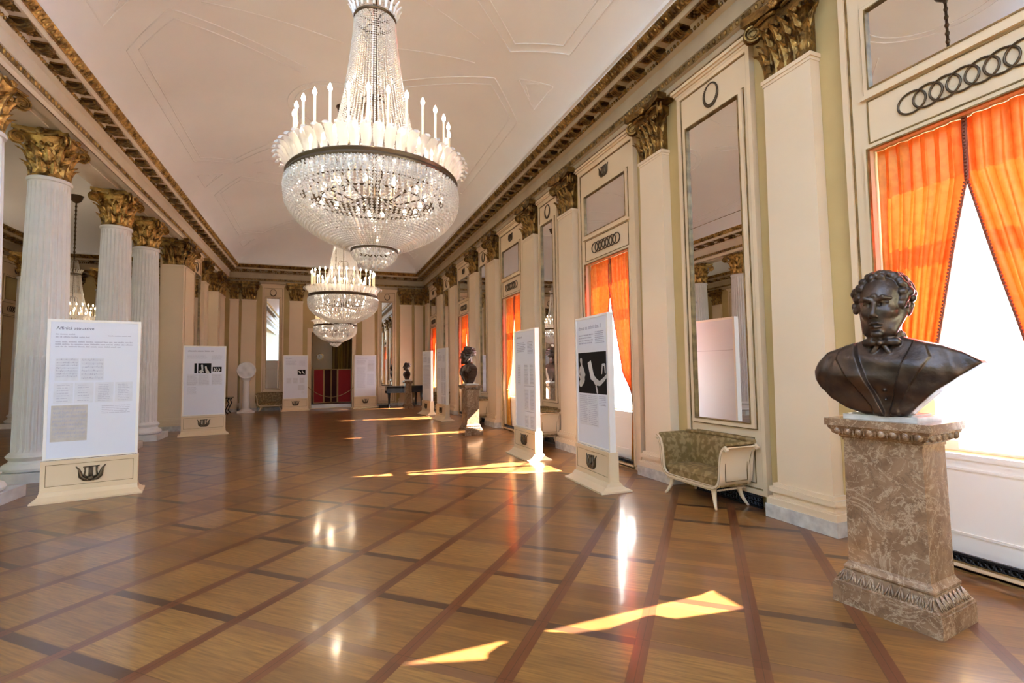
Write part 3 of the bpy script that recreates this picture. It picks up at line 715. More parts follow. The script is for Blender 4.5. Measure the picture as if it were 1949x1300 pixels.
# ================================================================== curtains
def curtains(c, words, i):
    a, b_ = opening(c); half = (b_-a)/2-.004; mid = (a+b_)/2; gc = .055 if i == 0 else .02
    top = LINT-.003
    def off(z):
        g = max(0, 2.86-z)*.212
        if z < 1.5: k = min(1, (1.5-z)/.5); k = k*k*(3-2*k); g += (half-.10-g)*k
        if z < 1.0: g -= (1.0-z)*.09
        return min(g, half-.10)
    rn = random.Random(i)
    for s, w_ in ((1, 'left'), (-1, 'right')):
        t = thing('curtain', 'orange silk curtain on the %s side of the %s' % (w_, words), 'curtain', (0, 0, 0), 0, 'orange silk curtains')
        ph = rn.uniform(0, 6); npl = 7
        def pos(u, v):
            z = top-(top-.03)*v; o = off(z); outer = mid+s*half; inner = mid+gc*min(1, max(0, (z-.9)/.6))-s*.004+s*o
            if z > 2.86: inner = mid+gc-s*.012
            wfull = half; cur = abs(outer-inner); comp = min(1, cur/wfull)
            yy = outer+(inner-outer)*u
            amp = .022+.016*(1-comp)+.006*math.sin(9*u+ph)
            if v < .03: amp *= .6
            x = 4.436+.8*amp*math.sin(2*PI*npl*u+ph+.9*math.sin(v*5+ph))+.006*math.sin(13*v+20*u)
            yy += .006*math.sin(2*PI*npl*u*2+ph)*comp
            return (max(x, 4.403), min(mid+half, max(mid-half, yy)), z)
        m = MB().grid(lambda u, v: pos(u, v), 120, 64)
        obj('cloth', m, CURT, t, smooth=True)
        m = MB(); P = [pos(1, v) for v in np.linspace(.0, .70, 90)]; P = [(p[0]-.008, p[1], p[2]) for p in P]
        m.tube(P, .008, 5)
        for k, p in enumerate(P): m.ball((p[0]-.006, p[1]+s*.008, p[2]), (.010, .011, .011), 5, 4)
        obj('bobble_fringe', m, DKFR, t, smooth=True, label='reddish brown bobble fringe')
        y0 = mid+s*(half-.06)
        m = MB().tube([(4.425+.04*math.cos(q), y0+.075*math.sin(q), 1.0+.02*math.sin(q)) for q in np.linspace(0, 2*PI, 15)[:-1]], .014, 6, True)
        obj('tieback', m, CURTG, t, smooth=True)
    m = MB(); mid_ = mid-(.0 if i else .04)
    def sh(u, v): 
        z = LINT-.01-(LINT-SILL-.03)*v; return (4.63+.012*math.sin(u*40+2*math.sin(3*v)), mid_-.36+.72*u, z)
    m.grid(sh, 140, 8)
    o = obj('sheer_curtain', m, SHEER, None, smooth=True); tag(o, 'white sheer voile hanging in the '+words, 'sheer curtain', 'white sheer curtains')
DKFR = mat('fringe_cord', (.22, .06, .03), .7)
CURTG = mat('gold_tie', (.52, .30, .05), .5)
ww = ['nearest window by the big bust', 'second window, behind the dancers panel', 'third window', 'fourth window', 'farthest window']
for i, (c, w_) in enumerate(zip(WIN[2:], ww)): curtains(c, w_, i)

# ================================================================== display panels
def strokes(m, x0, x1, z, h, y, seed=0, word=.05, fill=.8):
    rr = random.Random(seed); x = x0
    while x < x1-.01:
        w_ = min(rr.uniform(.35, 1.5)*word, x1-x)
        q = x
        while q < x+w_-h*.15:        # letter-like stems joined by thin bars
            hh = h*rr.choice((.7, .7, 1.0, .75)); m.box(q, q+h*.20, y-.0012, y, z, z+hh); q += h*.42
        m.box(x, x+w_, y-.0011, y, z, z+h*.16); m.box(x, x+w_*.9, y-.0011, y, z+h*.52, z+h*.66)
        x += w_+h*.55
def lines(m, x0, x1, z1, z0, step, y, seed=0, h=None, word=.05):
    rr = random.Random(seed); z = z1; h = h or step*.42
    while z > z0:
        strokes(m, x0, x1-rr.uniform(0, .18)*(x1-x0), z-h, h, y, seed+int(z*977), word); z -= step
def staves(m, x0, x1, z1, z0, step, y, seed=0):
    rr = random.Random(seed); z = z1
    while z > z0+step*.5:
        for k in range(4): m.box(x0, x1, y-.0010, y, z-k*step*.14, z-k*step*.14+.0012)
        for k in range(int((x1-x0)/.012)):
            if rr.random() < .6:
                x = rr.uniform(x0, x1-.01); q = z-rr.uniform(0, .5)*step
                m.box(x, x+.006, y-.0012, y, q, q+.006); m.box(x+.005, x+.0065, y-.0012, y, q, q+step*.4)
        z -= step
def title(s_, x, z, size, y, parent, mtl):
    cu = bpy.data.curves.new('title_text', 'FONT'); cu.body = s_; cu.size = size; cu.extrude = .0006; cu.materials.append(mtl)
    q = bpy.data.objects.new('title_text', cu); me = bpy.data.meshes.new_from_object(q); bpy.data.objects.remove(q); bpy.data.curves.remove(cu)
    o = obj('title_text', me, None, parent); o.location = (x, y-.0008, z); o.rotation_euler = (PI/2, 0, 0)
def blob(m, pts, y, th=.0012): m.prism(pts[::-1], y-th, y, 'y')
def limb(m, pts, w_, y):
    P = [Vector((a, 0, b_)) for a, b_ in pts]
    for (p, q), (wa, wb) in zip(zip(P[:-1], P[1:]), zip(w_[:-1], w_[1:])):
        d = (q-p).normalized(); n = Vector((-d.z, 0, d.x))
        m.add([tuple(p+n*wa+Vector((0, y, 0))), tuple(p-n*wa+Vector((0, y, 0))), tuple(q-n*wb+Vector((0, y, 0))), tuple(q+n*wb+Vector((0, y, 0)))], [(0, 1, 2, 3)])
    for p, wa in zip(P, w_): m.add([(p.x+wa*math.cos(k*PI/4), y, p.z+wa*math.sin(k*PI/4)) for k in range(8)], [tuple(range(8))])
YP = -.0335
def panel(kind, label, loc, rz):
    t = thing('display_panel', label, 'display panel', loc, rz, 'exhibition display panels')
    m = MB().box(-.53, .53, -.21, .21, 0, .02)
    pr = [(.53, .20, .02), (.50, .17, .035), (.475, .12, .065), (.467, .085, .11)]
    for (a, b_, z), (c, d, z1) in zip(pr[:-1], pr[1:]):
        m.add([(-a,-b_,z),(a,-b_,z),(a,b_,z),(-a,b_,z),(-c,-d,z1),(c,-d,z1),(c,d,z1),(-c,d,z1)], [(0,1,5,4),(1,2,6,5),(2,3,7,6),(3,0,4,7),(4,5,6,7),(0,3,2,1)])
    obj('flared_base', m, CREAM, t)
    m = MB().box(-.465, .465, -.06, .06, .11, .475).box(-.47, .47, -.066, .066, .11, .125)
    frame_rect(m, -.465, .465, .125, .475, .045, -.066, -.058); frame_rect(m, -.465, .465, .125, .475, .045, .058, .066)
    obj('lower_box', m, CREAM, t)
    m = MB(); frame_rect(m, -.421, .421, .169, .431, .006, -.064, -.059); frame_rect(m, -.421, .421, .169, .431, .006, .059, .064); m.box(-.45, .45, -.04, -.034, .478, .486)
    obj('brown_line', m, LINE, t)
    obj('lyre_emblem', lyre(.98).xf(T(0, -.066, .30)), IRON, t, True, label='dark bronze lyre emblem')
    m = MB(); frame_rect(m, -.455, .455, .475, 2.2, .03, -.04, .04); obj('frame', m, WHITEP, t)
    obj('board', MB().box(-.426, .426, -.033, .033, .50, 2.172), BOARD, t)
    obj('back_joint', MB().box(-.42, .42, .033, .034, 1.735, 1.741), INK, t)
    y = YP; ink = MB(); pg = MB(); pgl = MB(); ph = MB(); pw = MB()
    if kind == 'score':
        title('Affinità attrattive', -.375, 2.075, .052, y, t, INKD)
        strokes(ink, -.38, -.20, 2.01, .017, y, 3); strokes(ink, -.38, -.06, 1.975, .017, y, 4); strokes(ink, .12, .35, 2.0, .014, y, 5)
        for k in range(3): strokes(ink, -.38, .37-(.12 if k == 2 else 0), 1.915-k*.030, .017, y, 11+k, .06)
        pg.box(-.375, -.155, y-.0006, y, 1.44, 1.72).box(-.14, .09, y-.0006, y, 1.44, 1.72)
        staves(pgl, -.365, -.165, 1.705, 1.455, .034, y-.0006, 1); staves(pgl, -.13, .08, 1.705, 1.455, .045, y-.0006, 2)
        for k in range(4):
            x0 = -.38+k*.195; pg.box(x0, x0+.180, y-.0006, y, 1.165, 1.415); lines(pgl, x0+.03, x0+.15, 1.39, 1.19, .022+.01*(k < 2), y-.0006, 21+k, .008, .03)
        lines(ink, .08, .37, 1.12, 1.02, .022, y, 31, .009, .04)
        pg2 = MB().box(-.395, -.055, y-.0006, y, .70, 1.14); obj('score_page', pg2, PAPERT, t)
        staves(pgl, -.38, -.07, 1.115, .73, .05, y-.0006, 3); staves(pgl, -.38, -.07, 1.105, .73, .05, y-.0006, 4)
    elif kind == 'dance':
        strokes(ink, -.355, .28, 2.03, .048, y, 42, .16); 
        lines(ink, -.36, .07, 1.965, 1.83, .036, y, 43, .019, .05); lines(ink, .11, .37, 1.985, 1.82, .024, y, 44, .010, .04)
        ph.box(-.385, .40, y-.001, y, 1.175, 1.72); y2 = y-.0016
        limb(pw, [(-.30, 1.62), (-.29, 1.56)], [.035, .02], y2); limb(pw, [(-.29, 1.56), (-.28, 1.46), (-.25, 1.36), (-.32, 1.30)], [.02, .06, .055, .05], y2)
        limb(pw, [(-.33, 1.52), (-.37, 1.42), (-.32, 1.37)], [.015, .012, .02], y2); limb(pw, [(-.25, 1.52), (-.19, 1.42), (-.24, 1.37)], [.014, .012, .02], y2)
        blob(pw, [(-.10, 1.58), (-.01, 1.61), (.07, 1.40), (.09, 1.33), (-.02, 1.36)], y2)
        limb(pw, [(.03, 1.40), (.12, 1.33), (.22, 1.31), (.34, 1.37), (.40, 1.41)], [.035, .045, .03, .025, .02], y2)
        limb(pw, [(.28, 1.44), (.30, 1.55), (.36, 1.55), (.37, 1.45)], [.012, .014, .016, .014], y2); limb(pw, [(.12, 1.28), (.15, 1.20)], [.014, .022], y2)
        lines(ink, -.36, -.13, 1.15, .80, .025, y, 45, .010, .04); lines(ink, -.10, .15, 1.15, .76, .025, y, 46, .010, .04); lines(ink, .19, .38, 1.15, 1.02, .022, y, 47, .008, .04)
        pg.box(-.37, .17, y-.0004, y, .75, 1.165)
    elif kind == 'stage':
        strokes(ink, -.36, .18, 2.055, .040, y, 52, .12)
        lines(ink, -.37, .08, 1.985, 1.88, .028, y, 53, .012, .05); lines(ink, .14, .38, 1.985, 1.86, .022, y, 54, .009, .04)
        ph.box(-.22, -.165, y-.001, y, 1.52, 1.77).box(-.14, .135, y-.001, y, 1.52, 1.77).box(.165, .36, y-.001, y, 1.555, 1.68); y2 = y-.0016
        limb(pw, [(-.06, 1.72), (-.05, 1.62), (-.08, 1.54)], [.02, .018, .03], y2); limb(pw, [(.02, 1.68), (.03, 1.62), (.06, 1.54)], [.02, .02, .04], y2); limb(pw, [(-.11, 1.57), (-.06, 1.60), (-.02, 1.55)], [.012, .012, .012], y2)
        for x in (.20, .25, .30): limb(pw, [(x, 1.65), (x+.02, 1.60), (x-.01, 1.57)], [.010, .012, .012], y2)
        pg.box(-.37, .10, y-.0004, y, 1.22, 1.50).box(.15, .38, y-.0004, y, 1.22, 1.50)
        lines(ink, -.36, -.14, 1.48, 1.24, .024, y, 55, .010, .04); lines(ink, -.12, .09, 1.48, 1.24, .024, y, 56, .010, .04); lines(ink, .16, .37, 1.48, 1.24, .024, y, 57, .010, .04); lines(ink, -.36, -.15, 1.18, 1.02, .026, y, 58, .010, .04)
    else:
        k = {'letters': 0, 'doc': 60, 'notes': 70, 'plain': 80, 'list': 90}[kind]
        strokes(ink, -.36, -.12 if kind != 'doc' else .1, 2.06, .032, y, 61+k, .1)
        lines(ink, -.36, .05, 1.98, 1.80, .03, y, 62+k, .013, .05); lines(ink, .13, .37, 1.98, 1.78, .024, y, 63+k, .010, .04)
        if kind in ('letters', 'list'):
            pg.box(-.33, -.18, y-.0006, y, 1.23, 1.60); lines(pgl, -.31, -.2, 1.58, 1.26, .03, y-.0006, 64, .012, .03)
            for z in (1.60, 1.16, .72):
                for x0 in (-.03, .20): pg.box(x0, x0+.19, y-.0006, y, z-.36, z); lines(pgl, x0+.02, x0+.17, z-.02, z-.34, .022, y-.0006, 65+int(z*10), .009, .03)
                ink.box(-.03, .38, y-.001, y, z-.385, z-.375)
        elif kind == 'doc':
            lines(ink, -.36, .02, 1.70, .85, .027, y, 66, .011, .045); pg.box(.08, .38, y-.0006, y, 1.52, 1.86); lines(pgl, .10, .36, 1.84, 1.54, .02, y-.0006, 67, .008, .03); lines(ink, .08, .38, 1.40, .95, .027, y, 68, .011, .045)
        elif kind == 'notes':
            ph.box(.07, .36, y-.001, y, 1.42, 1.62); limb(pw, [(.12, 1.56), (.17, 1.49)], [.02, .03], y-.0016); limb(pw, [(.24, 1.57), (.27, 1.50), (.31, 1.47)], [.016, .025, .02], y-.0016)
            for x0 in (-.34, -.10, .14): pg.box(x0, x0+.19, y-.0006, y, 1.08, 1.30); lines(pgl, x0+.02, x0+.17, 1.28, 1.10, .02, y-.0006, 69, .008, .03)
            pg.box(.08, .34, y-.0006, y, .80, 1.03); lines(pgl, .10, .32, 1.01, .82, .02, y-.0006, 70, .008, .03); pg.box(.22, .32, y-.0006, y, .68, .76)
        else: lines(ink, -.36, .37, 1.7, .9, .03, y, 71, .012, .05)
    obj('printed_text', ink, INK, t)
    if pg.v: obj('page_image', pg, PAPER, t)
    if pgl.v: obj('page_writing', pgl, INK, t)
    if ph.v: obj('photo', ph, PHOTO, t, label='black and white photograph')
    if pw.v: obj('photo_figure', pw, PHOTOW, t)
    return t
R_ = math.radians
panel('score', 'large white display panel with music score pages, titled Affinità attrattive, nearest on the left', (-2.69, 7.70, 0), R_(12))
panel('stage', 'white display panel with two small stage photographs, second on the left by the pier', (-2.74, 14.15, 0), R_(12))
panel('notes', 'white display panel with one small photo, left of the red screens doorway', (-1.0, 21.3, 0), R_(9))
panel('doc', 'white display panel full of text, right of the red screens doorway', (1.66, 21.3, 0), R_(9))
panel('dance', 'white display panel with a large black photograph of dancers, nearest on the right', (3.34, 5.64, 0), R_(-93))
panel('letters', 'white display panel with letter pages, second on the right beside the second settee', (3.33, 7.9, 0), R_(-89.5))
panel('list', 'narrow looking white display panel just left of the mid hall marble pedestal', (3.45, 14.85, 0), R_(-85))
panel('plain', 'white display panel farthest along the window side, beside the small dark bust', (3.42, 17.0, 0), R_(-83))

# ================================================================== settees
def settee():
    t = thing('settee', 'x', 'settee')
    half = [(0, .205), (.30, .205), (.38, .215), (.435, .25), (.465, .31), (.478, .40), (.487, .50), (.503, .58), (.53, .635), (.56, .655)]
    # smooth the half profile
    def cr(P, n=6):
        o = []
        for i in range(len(P)-1):
            p0 = P[max(0, i-1)]; p1 = P[i]; p2 = P[i+1]; p3 = P[min(len(P)-1, i+2)]
            for k in range(n):
                u = k/n; o.append(tuple(.5*((2*p1[j])+(-p0[j]+p2[j])*u+(2*p0[j]-5*p1[j]+4*p2[j]-p3[j])*u*u+(-p0[j]+3*p1[j]-3*p2[j]+p3[j])*u**3) for j in (0, 1)))
        return o+[P[-1]]
    S = cr(half)
    def strip(off0, off1, y0, y1, i0=0, i1=None, sides=(1, -1)):
        pts = S[i0:i1]; out = []
        for off in (off0, off1):
            row = []
            for i, p in enumerate(pts):
                a = pts[max(0, i-1)]; b_ = pts[min(len(pts)-1, i+1)]; tx, tz = b_[0]-a[0], b_[1]-a[1]; L = math.hypot(tx, tz) or 1
                row.append((p[0]-tz/L*off, p[1]+tx/L*off))
            out.append(row)
        m = MB()
        for sx in sides:
            A = [(sx*x, z) for x, z in out[0]]; B = [(sx*x, z) for x, z in out[1]]
            n = len(A); vs = [(x, yy, z) for yy in (y0, y1) for x, z in A+B]
            f = []
            for i in range(n-1):
                f += [(i, i+1, n+i+1, n+i), (2*n+i, 3*n+i, 3*n+i+1, 2*n+i+1), (i, 2*n+i, 2*n+i+1, i+1), (n+i, n+i+1, 3*n+i+1, 3*n+i)]
            f += [(0, n, 3*n, 2*n), (n-1, 3*n-1, 4*n-1, 2*n-1)]
            m.add(vs, f)
        return m
    for y in (-.21, .21):
        m = strip(-.002, .034, y-.015, y+.015)
        for sx in (-1, 1): m.tube([(sx*.562, y-.017, .645), (sx*.562, y+.017, .645)], .018, 10)
        obj('frame', m, CREAM, t, 40)
    obj('outer_panel', strip(.006, .018, -.195, .195), CREAM, t, 40)
    m = MB()
    for sx in (-1, 1):
        for y in (-.15, .15): m.box(sx*.476-.004, sx*.476+.004, y-.003, y+.003, .30, .56)
        for z in (.30, .56): m.box(sx*.478-.005, sx*.478+.005, -.15, .15, z-.003, z+.003)
    for yy in (-.2265, -.2035): m.merge(strip(.028, .033, yy, yy+.002)); m.merge(strip(.0, .003, yy, yy+.002))
    obj('gilt_line', m, LINE, t)
    m = MB(); x = -.37
    while x < .38:
        m.ball((x, -.218, .198), (.008, .008, .012), 5, 4); x += .018
    for sx in (-1, 1):
        y = -.19
        while y < .2: m.ball((sx*.40, y, .20), (.008, .008, .012), 5, 4); y += .018
    tag(obj('fluted_band', m, CREAM, t, smooth=True), kind='stuff')
    for sx in (1, -1): m = strip(.034, .062, -.195, .195, 12, None, (sx,)); obj('arm_upholstery', m, SILK, t, 40, label='olive damask arm padding')
    m = MB().grid(lambda u, v: ((-.435+.87*u), -.20+.40*v, .315+.062*(math.sin(PI*max(.0, min(1, u)))**.25)*(math.sin(PI*v)**.3 if 0 < v < 1 else 0)), 24, 14)
    m.box(-.43, .43, -.195, .195, .235, .318)
    obj('seat', m, SILK, t, 50, label='olive damask seat cushion')
    def bk(u, v):
        x = -.52+1.04*u; z = .30+.40*v+.02*math.sin(PI*u); q = v
        return (x*(.86+.14*min(1, v*1.1)), .17+.04*q*q-.018*math.sin(PI*u)*math.sin(PI*v), z)
    m = MB().grid(bk, 22, 12); m.grid(lambda u, v: (bk(u, v)[0], .218+.012*v*v, bk(u, v)[2]), 22, 12)
    m.tube([(bk(u, 1)[0], .222, bk(u, 1)[2]) for u in np.linspace(0, 1, 14)], .026, 8)
    obj('backrest', m, SILK, t, 50, label='olive damask back')
    for sx in (-1, 1):
        for sy in (-1, 1):
            m = MB(); P = []; rr = []
            for k in range(9):
                q = k/8; P.append((sx*(.33+.0*q+.075*q*q), sy*(.175+.05*q*q), .21-.205*q)); rr.append(.030-.017*q)
            m.tube(P, rr, 8); obj('leg', m, CREAM, t, True)
    return t
s0 = settee(); s0.location = (4.08, 4.50, 0); s0.rotation_euler = (0, 0, FR); tag(s0, 'cream framed settee with olive damask seat, nearest, beside the marble pedestal bust', group='settees along the walls')
for (x, y, rz, l) in ((4.07, 9.05, FR, 'second settee on the window wall, end seen past the letter display panel'), (4.07, 13.4, FR, 'third settee, behind the dark profile bust on its pedestal'),
                      (4.07, 17.9, FR, 'farthest settee on the window wall, between two narrow display panels'), (-1.91, 21.72, 0, 'settee under the left mirror of the end wall, beside the round sculpture')):
    c = copy_tree(s0); c.location = (x, y, 0); c.rotation_euler = (0, 0, rz); c['label'] = l

# ================================================================== pedestals and busts
def pedestal():
    t = thing('pedestal', 'x', 'pedestal'); m = MB()
    def ring(m, P):
        vs = []
        for a, b_, z in P: vs += [(-a, -b_, z), (a, -b_, z), (a, b_, z), (-a, b_, z)]
        n = len(P); f = [(i*4+k, i*4+(k+1) % 4, (i+1)*4+(k+1) % 4, (i+1)*4+k) for i in range(n-1) for k in range(4)]
        m.add(vs, f+[(3, 2, 1, 0), tuple(4*(n-1)+k for k in range(4))])
    ring(m, [(.285, .215, 0), (.285, .215, .115)]); ring(m, [(.278, .208, .115), (.278, .208, .13), (.268, .198, .14), (.243, .173, .165), (.232, .162, .20), (.232, .162, .205), (.238, .168, .215), (.238, .168, .225), (.222, .152, .245), (.215, .145, .26)])
    obj('moulded_base', m, MARB, t)
    m = MB()
    for L, B, ax in ((.25, .185, 0), (.18, .255, 1)):
        n = int(L*2/.05)
        for s in (-1, 1):
            for k in range(n):
                x = -L+2*L*(k+.5)/n
                for dx in (-.014, 0, .014):
                    a = (x+dx*.3, s*(B-.018), .196); b_ = (x+dx, s*(B+.004), .163); c = (x+dx*1.6, s*(B+.018), .137)
                    if ax: a, b_, c = [(q[1]*1.0, q[0], q[2]) for q in (a, b_, c)]
                    m.tube([a, b_, c], [.003, .007, .004], 5)
    obj('carved_leaves', m, MARB, t, True)
    m = MB(); ring(m, [(.215, .145, .26), (.21, .14, 1.02)]); obj('shaft', m, MARB, t)
    m = MB(); ring(m, [(.216, .146, 1.02), (.216, .146, 1.035), (.228, .158, 1.045), (.228, .158, 1.052), (.245, .175, 1.06), (.272, .202, 1.10), (.275, .205, 1.115)]); ring(m, [(.285, .215, 1.115), (.285, .215, 1.16)])
    obj('cap', m, MARB, t)
    m = MB()
    for L, B, ax in ((.25, .19, 0), (.185, .26, 1)):
        n = int(L*2/.062)
        for s in (-1, 1):
            for k in range(n):
                x = -L+2*L*(k+.5)/n; c = (x, s*B, 1.083)
                if ax: c = (c[1], c[0], c[2])
                m.ball(c, (.021, .021, .027) , 8, 6)
                c2 = (x+L/n, s*(B+.004), 1.085)
                if k < n-1:
                    if ax: c2 = (c2[1], c2[0], c2[2])
                    m.ball(c2, (.005, .005, .03), 5, 4)
    obj('egg_moulding', m, MARB, t, True)
    obj('top_slab', MB().box(-.20, .20, -.15, .15, 1.16, 1.19).box(-.16, .16, -.12, .12, 1.19, 1.20), MARBG, t)
    return t

# ---- implicit surfaces turned into one continuous mesh (surface nets)
class Field:
    def __init__(s, lo, hi, h):
        s.lo = np.array(lo, float); s.h = h; s.n = [int(math.ceil((b_-a)/h))+1 for a, b_ in zip(lo, hi)]
        s.ax = [s.lo[i]+h*np.arange(s.n[i]) for i in range(3)]; s.d = np.full(s.n, 1e3, np.float32)
    def win(s, c, r_):
        sl = []
        for i in range(3):
            a = max(0, int((c[i]-r_-s.lo[i])/s.h)); b_ = min(s.n[i], int((c[i]+r_-s.lo[i])/s.h)+2)
            if a >= b_: return None
            sl.append(slice(a, b_))
        X = np.meshgrid(s.ax[0][sl[0]], s.ax[1][sl[1]], s.ax[2][sl[2]], indexing='ij', sparse=True)
        return tuple(sl), X
    def put(s, sl, e, k, op='add'):
        d = s.d[sl]
        if op == 'add':
            h = np.clip(.5+.5*(d-e)/k, 0, 1); s.d[sl] = d*(1-h)+e*h-k*h*(1-h)
        else:
            e = -e; h = np.clip(.5-.5*(d-e)/k, 0, 1); s.d[sl] = d*(1-h)+e*h+k*h*(1-h)
    def ell(s, c, r_, k=.02, op='add', rot=None):
        m_ = max(r_)+k*2+.01; w_ = s.win(c, m_)
        if w_ is None: return
        sl, (X, Y, Z) = w_; x, y, z = X-c[0], Y-c[1], Z-c[2]
        if rot is not None:      # rotation about y (pitch) then z
            ca, sa = math.cos(rot[0]), math.sin(rot[0]); x, z = x*ca+z*sa, -x*sa+z*ca
            ca, sa = math.cos(rot[1]), math.sin(rot[1]); y, z = y*ca+z*sa, -y*sa+z*ca
        q = np.sqrt((x/r_[0])**2+(y/r_[1])**2+(z/r_[2])**2); g = np.sqrt((x/r_[0]**2)**2+(y/r_[1]**2)**2+(z/r_[2]**2)**2)+1e-6
        s.put(sl, (q*(q-1)/g).astype(np.float32), k, op)
    def cap(s, a, b_, ra, rb, k=.01, op='add'):
        a, b_ = np.array(a, float), np.array(b_, float); c = (a+b_)/2; m_ = np.linalg.norm(b_-a)/2+max(ra, rb)+k*2+.01; w_ = s.win(c, m_)
        if w_ is None: return
        sl, (X, Y, Z) = w_; v = b_-a; L = float(v@v)+1e-9
        t = np.clip(((X-a[0])*v[0]+(Y-a[1])*v[1]+(Z-a[2])*v[2])/L, 0, 1)
        e = np.sqrt((X-a[0]-t*v[0])**2+(Y-a[1]-t*v[1])**2+(Z-a[2]-t*v[2])**2)-(ra+(rb-ra)*t)
        s.put(sl, e.astype(np.float32), k, op)
    def path(s, P, R, k=.008, op='add'):
        for i in range(len(P)-1): s.cap(P[i], P[i+1], R[i], R[i+1], k, op)
    def mesh(s):
        D = s.d; S = D < 0; nx, ny, nz = s.n
        cs = [(i, j, k) for i in (0, 1) for j in (0, 1) for k in (0, 1)]
        def corner(A, c): return A[c[0]:nx-1+c[0], c[1]:ny-1+c[1], c[2]:nz-1+c[2]]
        cnt = sum(corner(S, c).astype(np.int8) for c in cs); act = (cnt > 0) & (cnt < 8)
        idx = np.full(act.shape, -1, np.int64); I = np.argwhere(act); idx[act] = np.arange(len(I))
        acc = np.zeros((len(I), 3)); num = np.zeros(len(I))
        val = {c: corner(D, c)[act] for c in cs}
        for a in cs:
            for ax in range(3):
                if a[ax]: continue
                b_ = tuple(1 if q == ax else a[q] for q in range(3)); va, vb = val[a], val[b_]; m_ = (va < 0) != (vb < 0)
                t = np.where(m_, va/np.where(np.abs(va-vb) < 1e-9, 1e-9, va-vb), 0)
                p = np.tile(np.array(a, float), (len(I), 1)); p[:, ax] = t
                acc[m_] += p[m_]; num[m_] += 1
        V = s.lo+s.h*(I+acc/num[:, None]); F = []
        for ax in range(3):
            o1, o2 = [(1, 2), (2, 0), (0, 1)][ax]
            A = S; B = np.roll(S, -1, ax)
            sl = [slice(1, n_-1) for n_ in s.n]; sl[ax] = slice(0, s.n[ax]-1)
            m_ = (A != B)[tuple(sl)]; P = np.argwhere(m_); P[:, o1] += 1; P[:, o2] += 1
            fl = A[P[:, 0], P[:, 1], P[:, 2]]
            def g(d1, d2):
                Q = P.copy(); Q[:, o1] -= d1; Q[:, o2] -= d2; return idx[Q[:, 0], Q[:, 1], Q[:, 2]]
            q = np.stack([g(1, 1), g(0, 1), g(0, 0), g(1, 0)], 1); q[~fl] = q[~fl][:, ::-1]; F.append(q)
        F = np.concatenate(F); F = F[(F >= 0).all(1)]
        return V, F
def field_mesh(f, name, m, smooth=2):
    V, F = f.mesh()
    E = np.concatenate([F[:, [0, 1]], F[:, [1, 2]], F[:, [2, 3]], F[:, [3, 0]]])
    for _ in range(smooth):
        S = np.zeros_like(V); n = np.zeros(len(V)); np.add.at(S, E[:, 0], V[E[:, 1]]); np.add.at(S, E[:, 1], V[E[:, 0]]); np.add.at(n, E[:, 0], 1); np.add.at(n, E[:, 1], 1)
        V = V*.5+.5*S/n[:, None]
    me = bpy.data.meshes.new(name); me.vertices.add(len(V)); me.vertices.foreach_set('co', V.astype(np.float32).ravel())
    me.loops.add(len(F)*4); me.loops.foreach_set('vertex_index', F.astype(np.int32).ravel()); me.polygons.add(len(F))
    me.polygons.foreach_set('loop_start', np.arange(0, len(F)*4, 4, dtype=np.int32)); me.update(calc_edges=True); me.validate()
    me.polygons.foreach_set('use_smooth', np.ones(len(F), bool)); me.materials.append(m); return me
def poly_sdf(P, Y, Z):
    P = np.array(P, float); d = np.full(np.broadcast(Y, Z).shape, 1e9); sg = np.ones_like(d); n = len(P)
    for i in range(n):
        a, b_ = P[i], P[i-1]; ex, ez = b_-a; wx, wz = Y-a[0], Z-a[1]; t = np.clip((wx*ex+wz*ez)/(ex*ex+ez*ez), 0, 1)
        d = np.minimum(d, (wx-ex*t)**2+(wz-ez*t)**2)
        c1 = Z >= a[1]; c2 = Z < b_[1]; c3 = ex*wz > ez*wx
        fl = (c1 & c2 & c3) | (~c1 & ~c2 & ~c3); sg = np.where(fl, -sg, sg)
    return sg*np.sqrt(d)
